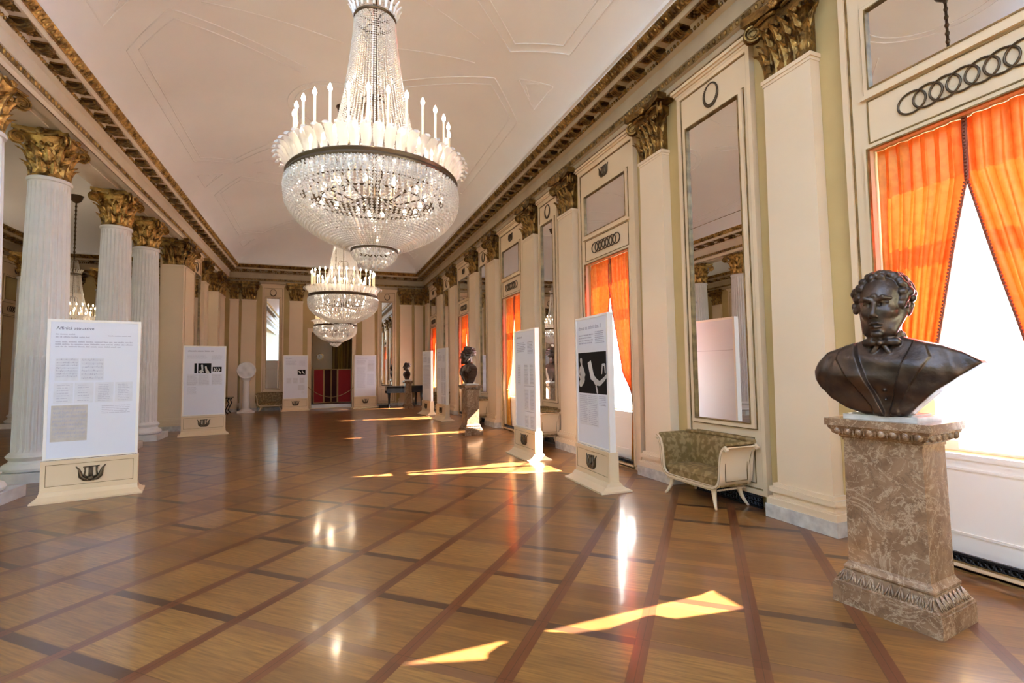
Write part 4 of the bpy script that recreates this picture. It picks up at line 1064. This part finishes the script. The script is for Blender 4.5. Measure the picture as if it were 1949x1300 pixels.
def bust(kind=0, h=.0048):
    """faces +x, its left is +y; origin at the foot"""
    f = Field((-.27, -.50, -.01), (.30, .54, .94), h)
    X, Y, Z = np.meshgrid(*f.ax, indexing='ij', sparse=True)
    if kind != 2: out = [(-.13, 0), (-.24, .035), (-.33, .095), (-.395, .165), (-.43, .225), (-.43, .28), (-.40, .345), (-.335, .405), (-.22, .445), (-.11, .48), (.0, .50), (.11, .485), (.20, .455), (.31, .425), (.40, .385), (.475, .335), (.485, .32), (.40, .255), (.27, .16), (.17, .065), (.11, 0)]
    else: out = [(-.08, 0), (-.13, .08), (-.22, .22), (-.27, .32), (-.22, .41), (-.10, .47), (.10, .47), (.22, .41), (.27, .32), (.22, .22), (.13, .08), (.08, 0)]
    P2 = poly_sdf([(a, b_) for a, b_ in out], Y[0], Z[0])[None]
    jack = np.clip((np.abs(Y-.005)-(.012+.155*np.clip((Z-.02)/.46, 0, 1)))/.012, 0, 1)
    lap = np.clip((np.abs(Y-.005)-(.012+.155*np.clip((Z-.02)/.46, 0, 1)))/.006, 0, 1)*np.clip(((.075+.26*np.clip((Z-.05)/.42, 0, 1)-.10*np.clip((Z-.36)/.1, 0, 1))-np.abs(Y))/.008, 0, 1)
    fold = .006*np.sin(55*np.abs(Y)+22*Z)*np.clip((np.abs(Y)-.28)/.08, 0, 1)+.004*np.sin(40*Z+9*Y)
    chest = .10+.055*np.exp(-((Z-.27)/.17)**2)+.026*jack+.020*lap+1.6*fold
    sh = 1-.62*np.clip(np.abs(Y)/.5, 0, 1)**2; taper = .62+.38*np.clip(Z/.25, 0, 1); top = 1-.55*np.clip((Z-.30)/.2, 0, 1)**2
    xf = chest*sh*taper*top+.015; xb = (.085+.035*np.exp(-((Z-.3)/.2)**2))*sh*taper*top+.015
    dx = np.where(X > 0, X-xf, -X-xb); r_ = .022
    d = np.minimum(np.maximum(P2+r_, dx+r_), 0)+np.sqrt(np.maximum(P2+r_, 0)**2+np.maximum(dx+r_, 0)**2)-r_
    f.d = d.astype(np.float32)
    # waistcoat buttons, foot
    for z in (.10, .16, .22, .28): f.ell((.105+.045*math.exp(-((z-.27)/.17)**2)*1.0, .01, z), (.012, .011, .011), .004)
    f.cap((0, 0, .0), (0, 0, .05), .085, .06, .03)
    # neck and collar
    f.cap((-.005, 0, .42), (.02, 0, .60), .088, .078, .03)
    for q in np.linspace(-2.3, 2.3, 15): f.ell((.010+.088*math.cos(q), .088*math.sin(q), .492+.018*math.cos(q)), (.014, .02, .034), .008)
    if kind == 0:
        for s in (-1, 1): f.path([(.135, s*.012, .452), (.130, s*.05, .458), (.112, s*.085, .456)], [.014, .024, .027], .004); f.cap((.125, s*.014, .44), (.125, s*.045, .395), .014, .018, .004)
        f.ell((.146, 0, .452), (.018, .017, .020), .004)
    # head
    hx = .035
    def H(x, y, z): return (hx+x, y, z)
    f.ell(H(-.02, 0, .75), (.165, .135, .145), .03); f.ell(H(.045, 0, .655), (.118, .105, .165), .05); f.ell(H(.085, 0, .545), (.062, .066, .052), .04)
    f.ell(H(.148, 0, .507), (.026, .034, .022), .02)                                   # chin
    for s in (-1, 1):
        f.cap(H(.02, s*.10, .63), H(.09, s*.07, .53), .035, .03, .03)                   # jaw
        f.ell(H(.108, s*.060, .640), (.040, .036, .026), .03)                           # cheekbone
        f.ell(H(.168, s*.044, .690), (.036, .034, .022), .010, 'sub')                   # eye socket
        f.ell(H(.128, s*.044, .688), (.020, .021, .016), .003)                          # eyeball
        f.cap(H(.150, s*.025, .704), H(.138, s*.072, .700), .006, .006, .004)           # upper lid
        f.cap(H(.147, s*.028, .674), H(.136, s*.068, .676), .005, .005, .004)           # lower lid
        f.path([H(.164, s*.016, .716), H(.166, s*.05, .730), H(.138, s*.086, .722)], [.014, .016, .010], .008)  # brow
        f.ell(H(.180, s*.020, .612), (.017, .014, .013), .007)                          # nostril wing
        f.path([H(.178, s*.034, .622), H(.166, s*.052, .59), H(.152, s*.055, .55)], [.006, .009, .006], .008, 'sub')  # fold
        f.ell(H(-.012, s*.135, .665), (.028, .014, .046), .008); f.ell(H(-.004, s*.150, .670), (.014, .010, .028), .005, 'sub')
        f.path([H(.000, s*.136, .70), H(-.02, s*.148, .712), H(-.038, s*.148, .68), H(-.026, s*.140, .64), H(-.008, s*.132, .622)], [.007, .009, .009, .008, .009], .004)
    f.cap(H(.160, 0, .71), H(.198, 0, .628), .013, .019, .010); f.ell(H(.200, 0, .622), (.017, .017, .015), .008)
    f.cap(H(.165, -.006, .742), H(.165, .006, .742), .012, .012, .012)
    f.path([H(.152, -.042, .566), H(.170, -.014, .575), H(.170, .014, .575), H(.152, .042, .566)], [.004, .009, .009, .004], .004)
    f.path([H(.152, -.036, .553), H(.168, 0, .549), H(.152, .036, .553)], [.004, .011, .004], .004)
    f.path([H(.158, -.044, .561), H(.176, 0, .563), H(.158, .044, .561)], [.0025, .003, .0025], .003, 'sub')
    f.ell(H(.165, 0, .530), (.014, .03, .007), .006, 'sub')
    # hair in curling locks
    rn = random.Random(5+kind)
    def lock(th, ph, L, r0, curl=1.6):
        # th: azimuth (0 = forward), ph: height angle
        P = []; c = np.array(H(-.02, 0, .75)); a, e = th, ph; 
        for k in range(7):
            rr = 1.0+.05*math.sin(k*1.3); p = c+np.array([.172*math.cos(e)*math.cos(a), .142*math.cos(e)*math.sin(a), .150*math.sin(e)])*rr
            P.append(p); a += L*math.cos(k*curl*.5+rn.uniform(-.3, .3)); e -= L*.55*math.sin(k*curl*.5+.6)
        f.path(P, [r0*.8, r0, r0, r0*.95, r0*.85, r0*.7, r0*.4], .005)
    if kind == 0:
        for th in np.linspace(.95, 2*PI-.95, 22):
            for ph in (-.42, -.12, .15, .42, .68, .95):
                if ph < .25 and abs(math.cos(th)) < .35 and ph < 0: continue
                sd = 1 if th < PI else -1; lock(th+rn.uniform(-.12, .12), ph+rn.uniform(-.08, .08), .085*sd, .019+.005*rn.random())
        for k in range(16):
            lock(rn.uniform(-.9, .9), rn.uniform(.88, 1.25), .10*rn.choice((-1, 1)), .019)
        for s in (-1, 1):           # full side curls over the ears
            for k in range(9): f.ell(H(.03-.075*rn.random(), s*(.142+.02*rn.random()), .72+.085*rn.random()), (.028, .022, .024), .006)
        f.ell(H(.015, -.158, .70), (.032, .026, .03), .006); f.ell(H(.04, -.150, .67), (.024, .02, .024), .006)
    else:
        for th in np.linspace(.9, 2*PI-.9, 20):
            for ph in (-.35, -.05, .25, .6, .95): lock(th, ph+rn.uniform(-.06, .06), .05*(1 if th < PI else -1), .017)
        for k in range(10): lock(rn.uniform(-.9, .9), rn.uniform(.75, 1.3), .07, .018)
        if kind == 1:
            for k in range(16): q = rn.uniform(-1, 1); f.ell(H(.15-.05*q*q, q*.06, .515-.02*rn.random()), (.025, .02, .03), .01)
    return field_mesh(f, 'bust', BRONZ, 1)
PD = R_(-83)
p0 = pedestal(); p0.location = (3.32, 2.02, 0); p0.rotation_euler = (0, 0, PD); tag(p0, 'brown marble pedestal carrying the large bronze bust, nearest on the right', group='marble pedestals')
ob = obj('bust', bust(0), None); ob.location = (3.25, 1.97, 1.195); ob.rotation_euler = (0, 0, PI+R_(14)); ob.scale = (.93, .90, .965)
tag(ob, 'large dark bronze bust of a wavy-haired man with bow tie, nearest', 'bust', 'bronze busts')
for (x, y, k, s, l1, l2) in ((3.27, 11.2, 1, .97, 'marble pedestal in mid hall carrying the bearded profile bust', 'dark bronze bust seen in profile in mid hall, beyond the letter panel'),
                             (3.22, 20.0, 2, .78, 'farthest marble pedestal, standing in front of the black piano', 'small narrow dark bust in front of the end wall by the piano')):
    c = copy_tree(p0); c.location = (x, y, 0); c.rotation_euler = (0, 0, PD+R_(k*0-7)); c['label'] = l1
    if k == 2: c.scale = (.85, .85, .97)
    o = obj('bust', bust(k, .011), None); o.location = (x-.02, y, 1.19 if k == 1 else 1.155); o.rotation_euler = (0, 0, PI); o.scale = (s, s, s)
    tag(o, l2, 'bust', 'bronze busts')

# ================================================================== chandeliers
def chandelier():
    t = thing('chandelier', 'x', 'chandelier')
    RR = .65
    m = MB().lathe([(RR-.012, -.028), (RR+.012, -.030), (RR+.016, -.018), (RR+.008, .0), (RR+.016, .018), (RR+.010, .028), (RR-.012, .026), (RR-.012, -.028)], 96)
    obj('ring_band', m, IRON, t, 40, label='dark bronze ring')
    # meridional strings of the bowl
    prof = [(.655, -.03), (.662, -.08), (.665, -.14), (.655, -.20), (.625, -.26), (.575, -.32), (.505, -.375), (.42, -.425), (.33, -.47), (.25, -.505), (.19, -.53)]
    def along(P, step):
        out = []; 
        for (a, b_), (c, d) in zip(P[:-1], P[1:]):
            L = math.hypot(c-a, d-b_); n = max(1, round(L/step))
            for k in range(n): out.append((a+(c-a)*k/n, b_+(d-b_)*k/n))
        return out
    m = MB()
    for i, (r_, z) in enumerate(along(prof, .0235)): s = .0125; m.octa((r_, 0, z), s*1.08, s*1.02)
    # second, inner layer swagging from the band
    for i, (r_, z) in enumerate(along([(.640, -.03), (.60, -.11), (.55, -.17)], .022)): m.octa((r_*math.cos(.033), r_*math.sin(.033), z), .012, .013)
    me = m.data('bowl_string', CRYST)
    N = 96
    for k in range(N): o = obj('bowl_string', me, None, t); o.rotation_euler = (0, 0, 2*PI*k/N)
    # long prisms hanging just under the band, one row
    m = MB()
    for k in range(96):
        a = 2*PI*(k+.5)/96; r_ = .668
        m.octa((r_*math.cos(a), r_*math.sin(a), -.045), .011, .014); m.octa((r_*math.cos(a), r_*math.sin(a), -.085), .012, .034)
        a += .03; m.octa((.615*math.cos(a), .615*math.sin(a), -.10), .012, .04)
    for k in range(60):
        a = 2*PI*k/60; m.octa((.50*math.cos(a), .50*math.sin(a), -.15-.03*(k % 2)), .014, .05)
    tag(obj('hanging_prisms', m, CRYST, t), kind='stuff')
    # iron hoops and arms inside
    m = MB()
    for r_, z in ((.40, -.14), (.56, -.10)): m.tube([(r_*math.cos(a), r_*math.sin(a), z) for a in np.linspace(0, 2*PI, 41)[:-1]], .007, 5, True)
    for k in range(12):
        a = k*PI/6; c_, s_ = math.cos(a), math.sin(a)
        m.tube([(.03*c_, .03*s_, -.10), (.2*c_, .2*s_, -.17), (.40*c_, .40*s_, -.14), (.56*c_, .56*s_, -.10), (.645*c_, .645*s_, -.01)], .007, 5)
    m.lathe([(0, -.2), (.04, -.18), (.055, -.12), (.03, -.05), (.02, 0), (.045, .05), (.02, .12), (.014, .4), (.014, 1.42)], 16)
    for k in range(6):
        a = k*PI/3+.3; c_, s_ = math.cos(a), math.sin(a); m.tube([(.02*c_, .02*s_, .72), (.06*c_, .06*s_, .74), (.10*c_, .10*s_, .70), (.11*c_, .11*s_, .60)], .006, 5)
    obj('iron_frame', m, IRON, t, True)
    m = MB()
    for k in range(12):
        a = (k+.5)*PI/6; m.lathe([(0, .04), (.010, .03), (.018, .0), (.012, -.02), (0, -.03)], 8, (.40*math.cos(a), .40*math.sin(a), -.10))
    for k in range(8):
        a = k*PI/4; m.lathe([(0, .04), (.010, .03), (.018, .0), (.012, -.02), (0, -.03)], 8, (.56*math.cos(a), .56*math.sin(a), -.06))
    obj('inner_bulb', m, FLAME, t, True, label='lit bulbs inside the bowl')
    # bottom collar and crystal cluster
    obj('bottom_collar', MB().lathe([(.165, -.525), (.185, -.53), (.185, -.545), (.165, -.545), (.165, -.525)], 40), IRON, t, 40)
    m = MB()
    for r_, z, n in ((.17, -.565, 22), (.155, -.59, 20), (.13, -.615, 18), (.095, -.64, 14), (.055, -.66, 8), (0, -.67, 1)):
        for k in range(n):
            a = 2*PI*k/n; m.octa((r_*math.cos(a), r_*math.sin(a), z), .017, .024)
    tag(obj('crystal_drop', m, PLUMEG, t), kind='stuff')
    # crown of glass plumes around the band
    m = MB()
    def plume(m, k=1.0):
        P = [(.64, 0, .02), (.655, 0, .08), (.68, 0, .13), (.715, 0, .165), (.745, 0, .165), (.755, 0, .145)]
        w_ = [.020, .034, .038, .034, .024, .010]; vs = []
        for (x, _, z), w in zip(P, w_):
            for q in (-1, -.5, 0, .5, 1): vs.append((x-.012*q*q-.004*(abs(q) == .5), q*w, z))
        n = len(vs); vs += [(x-.008, y, z) for x, y, z in vs]
        f = [(i*5+j, i*5+j+1, (i+1)*5+j+1, (i+1)*5+j) for i in range(5) for j in range(4)]
        m.add(vs, f+[tuple(n+q for q in g[::-1]) for g in f])
    plume(m); me = m.data('glass_plume', PLUMEG, True)
    for k in range(52): o = obj('glass_plume', me, None, t); o.rotation_euler = (0, 0, 2*PI*(k+.5)/52)
    # candles
    mc = MB().lathe([(.012, 0), (.016, .01), (.010, .03), (.0095, .05), (.0095, .42), (0, .42)], 8, (.60, 0, .03)); mec = mc.data('candle', WAX, True)
    ms = MB().lathe([(.03, .0), (.012, .02), (.014, .05), (.010, .09), (0, .09)], 8, (.60, 0, .0)); mes = ms.data('socket', IRON, True)
    mb_ = MB().lathe([(0, -.002), (.009, 0), (.016, .018), (.014, .032), (.006, .052), (0, .062)], 8, (.60, 0, .45)); meb = mb_.data('flame_bulb', FLAME, True)
    for k in range(28):
        for sc_, off, nm in ((1.0, 0, 0),):
            o = obj('candle', mec, None, t); o.rotation_euler = (0, 0, 2*PI*(k+.25)/28); 
            obj('flame_bulb', meb, None, o); obj('socket', mes, None, o)
    mec2 = MB().lathe([(.0095, 0), (.0095, .30), (0, .30)], 8, (.40, 0, -.02)).data('inner_candle', WAX, True)
    meb2 = MB().lathe([(0, -.002), (.009, 0), (.016, .018), (.014, .032), (.006, .052), (0, .062)], 8, (.40, 0, .28)).data('flame_bulb', FLAME, True)
    for k in range(14):
        o = obj('inner_candle', mec2, None, t); o.rotation_euler = (0, 0, 2*PI*(k+.5)/14); obj('flame_bulb', meb2, None, o)
    # tent of strings up to the crown ring
    tp = [(.56, .03), (.50, .08), (.42, .18), (.345, .33), (.285, .50), (.24, .72), (.20, .98), (.172, 1.22), (.16, 1.38)]
    m = MB()
    for r_, z in along(tp, .021): m.octa((r_, 0, z), .0085, .0095)
    me = m.data('tent_string', CRYST)
    for k in range(64): o = obj('tent_string', me, None, t); o.rotation_euler = (0, 0, 2*PI*k/64)
    m = MB().tube([(.16*math.cos(a), .16*math.sin(a), 1.39) for a in np.linspace(0, 2*PI, 41)[:-1]], .011, 8, True)
    for k in range(6): a = k*PI/3; m.tube([(0, 0, 1.36), (.08*math.cos(a), .08*math.sin(a), 1.40), (.16*math.cos(a), .16*math.sin(a), 1.39)], .006, 5)
    m.tube([(.165*math.cos(a), .165*math.sin(a), 1.50) for a in np.linspace(0, 2*PI, 31)[:-1]], .006, 6, True)
    obj('crown_ring', m, IRON, t, True)
    m = MB()
    for k in range(22):
        a = 2*PI*k/22; c_, s_ = math.cos(a), math.sin(a)
        m.tube([(.165*c_, .165*s_, 1.41), (.18*c_, .18*s_, 1.47), (.215*c_, .215*s_, 1.52)], [.012, .014, .006], 5)
        for z in np.arange(1.43, 1.80, .022): r_ = .15-.07*(z-1.43)/.37; m.octa((r_*c_, r_*s_, z), .008, .009)
    tag(obj('crown_crystals', m, PLUMEG, t), kind='stuff')
    return t
def cables(t, top):
    m = MB().tube([(0, 0, 1.4), (0, 0, top-.10)], .018, 8)
    for z in np.arange(1.9, top-.15, .12): m.ball((0, 0, z), (.03, .03, .04), 8, 5)
    obj('stem', m, IRON, t, True)
    m = MB().lathe([(0, top-.22), (.05, top-.20), (.11, top-.15), (.14, top-.08), (.145, top-.02), (.17, top), (0, top)], 28); obj('ceiling_cup', m, IRON, t, True, label='dark ceiling cup')
ch0 = chandelier()
for i, ((x, y), l) in enumerate(zip(CH, ('largest looking crystal chandelier with lit candles, nearest and highest in view', 'second crystal chandelier, hanging just below and behind the nearest one', 'third crystal chandelier, farthest and lowest, over the doorway view', 'crystal chandelier of the side hall, glimpsed between the left columns'))):
    c = ch0 if i == 0 else copy_tree(ch0)
    c.location = (x, y, 3.0); tag(c, l, group='crystal chandeliers')
    chs = c
for c_, (x, y) in zip([o for o in C.objects if o.name.startswith('chandelier') and o.type == 'EMPTY'], CH):
    cables(c_, (vz(x, y) if x > -3 else vz(x, y, -6.6, 1.9, .85))-3.0)

# ================================================================== far end of the hall
t = thing('disc_sculpture', 'round white glass sculpture on a white column stand near the end wall', 'sculpture', (-2.76, 21.45, 0), R_(8))
obj('stand', MB().box(-.30, .30, -.30, .30, 0, .055).lathe([(.24, .055), (.22, .09), (.165, .12), (.15, .15), (.135, .17), (.125, .6), (.115, 1.2), (.13, 1.23), (.16, 1.26), (.17, 1.31), (0, 1.31)], 28), PLAST, t, 40)
m = MB().tube([(.305*math.cos(a), 0, 1.62+.305*math.sin(a)) for a in np.linspace(0, 2*PI, 49)[:-1]], .028, 8, True)
obj('rim', m, PLAST, t, True)
m = MB()
def dsc(u, v):
    a = 2*PI*u; r_ = .30*v; x, z = r_*math.cos(a), r_*math.sin(a)
    b_ = .06*math.exp(-((x-.02)**2+(z-.08)**2)/.009)+.05*math.exp(-((x+.06)**2+(z+.06)**2)/.012)+.03*math.exp(-((x-.12)**2+(z+.12)**2)/.004)+.02*math.sin(18*x)*math.cos(15*z)
    return (x, -.02-b_*(1-v**4), 1.62+z)
m.grid(dsc, 48, 20, cu=True); m.lathe([(.30, 0), (0, 0)], 8)
m = MB().grid(dsc, 48, 20, cu=True); m.grid(lambda u, v: (.30*v*math.cos(2*PI*u), .025, 1.62+.30*v*math.sin(2*PI*u)), 48, 4, cu=True)
obj('relief_disc', m, PORCEL, t, True)
# console table on the left wall
t = thing('console_table', 'small dark scroll-legged console table at the left wall, behind the second display panel', 'table', (XL+.24, 21.1, 0), 0)
obj('top', MB().box(0, .24, -.36, .36, .58, .62), BLACK, t)
for y in (-.3, .3):
    m = MB().tube([(.19, y, .58), (.14, y, .50), (.19, y, .40), (.12, y, .25), (.07, y, .12), (.13, y, .04), (.17, y, .01)], [.03, .022, .02, .022, .02, .018, .02], 8); obj('leg', m, BLACK, t, True)
# piano
t = thing('grand_piano', 'black grand piano standing in the right corner of the end wall', 'piano', (3.30, 21.1, 0), 0)
out = [(-.86, -.62), (.70, -.62), (.70, .50), (.45, .62), (.15, .55), (-.10, .30), (-.40, .10), (-.70, .05), (-.86, -.08)]
obj('case', MB().prism(out, .62, .87), BLACK, t); obj('lid', MB().prism([(x*1.02, y*1.02) for x, y in out], .875, .905), BLACK, t)
obj('key_slip', MB().box(-.86, -.80, -.60, -.10, .60, .70), BLACK, t)
for x, y in ((-.75, -.5), (.58, -.5), (.50, .40)):
    o = obj('leg', MB().lathe([(.045, .05), (.035, .12), (.04, .3), (.06, .56), (.065, .62)], 12, (x, y, 0)), BLACK, t, True)
    obj('caster', MB().tube([(x-.015, y, .035), (x+.015, y, .035)], .035, 12), WOOD, o)
m = MB().box(.05, .30, -.20, -.16, .08, .12)
for x in (.09, .26): m.tube([(x, -.18, .12), (x, -.18, .62)], .014, 8)
obj('pedal_lyre', m, BLACK, t)
o = obj('piano_platform', MB().box(2.15, 2.62, 20.65, 21.0, 0, .12).box(2.19, 2.58, 20.69, 20.96, .12, .14), BLACK); tag(o, 'low black block on the floor at the left foot of the piano', 'block')
# doorway contents
struct('floor_beyond', MB().box(-2.2, 3.4, YB+.16, YB+2.0, 0, .15), FLOORM)
o = obj('threshold', MB().box(DX0+.01, DX1-.01, YB+.06, YB+.16, 0, .16), MARBW); tag(o, 'white marble step across the doorway in the end wall', 'step')
t = thing('wall_clock', 'round wall clock in the room beyond the doorway', 'clock', (-.13, YB+1.99, 2.22))
obj('case', MB().tube([(0, 0, 0), (0, -.04, 0)], .155, 28), GOLDB, t); obj('dial', MB().tube([(0, -.04, 0), (0, -.045, 0)], .125, 28), WHITEP, t)
obj('hand', MB().box(-.006, .006, -.05, -.046, 0, .09), BLACK, t); obj('hand', MB().box(0, .06, -.05, -.046, -.005, .005), BLACK, t)
m = MB().grid(lambda u, v: (.40+.98*u, YB+1.55+.04*math.sin(u*50+.6*math.sin(3*v))+.02*math.sin(u*17), 3.5-3.33*v), 110, 8)
o = obj('drape', m, OCHRE, None, smooth=True); tag(o, 'ochre velvet drape in the room beyond the doorway', 'drape')
t = thing('folding_screen', 'red cloth folding screen with gilt wooden frames beyond the doorway', 'screen', (0, YB+.75, .15))
xs = [-.36, -.02, .06, .40, .68, 1.0, 1.30]
pts = [(-.38, 0), (.05, .10), (.36, .32), (.62, .10), (1.20, -.05)]
for i, ((a, y0), (b_, y1)) in enumerate(zip(pts[:-1], pts[1:])):
    L = math.hypot(b_-a, y1-y0); an = math.atan2(y1-y0, b_-a)
    f = MB(); frame_rect(f, 0, L, .02, 1.50, .035, -.015, .015); f.xf(T(a, y0, 0) @ Rz(an)); fo = obj('screen_frame', f, WOOD, t)
    obj('cloth_panel', MB().box(.035, L-.035, -.006, .006, .055, 1.465).xf(T(a, y0, 0) @ Rz(an)), RED if i in (0, 3) else DKRED, fo)
P = [(DX0-.10+(DX1-DX0+.20)*q, YB-.09, .88-.42*math.sin(PI*q)**.85) for q in np.linspace(0, 1, 25)]
t = thing('barrier_rope', 'thin rope hanging across the doorway in the end wall', 'rope')
obj('rope', MB().tube(P, .013, 6), ROPE, t, True)
for p in (P[0], P[-1]): obj('hook', MB().tube([(p[0], YB-.065, .89), (p[0], YB-.10, .90)], .018, 8), GOLDB, t)
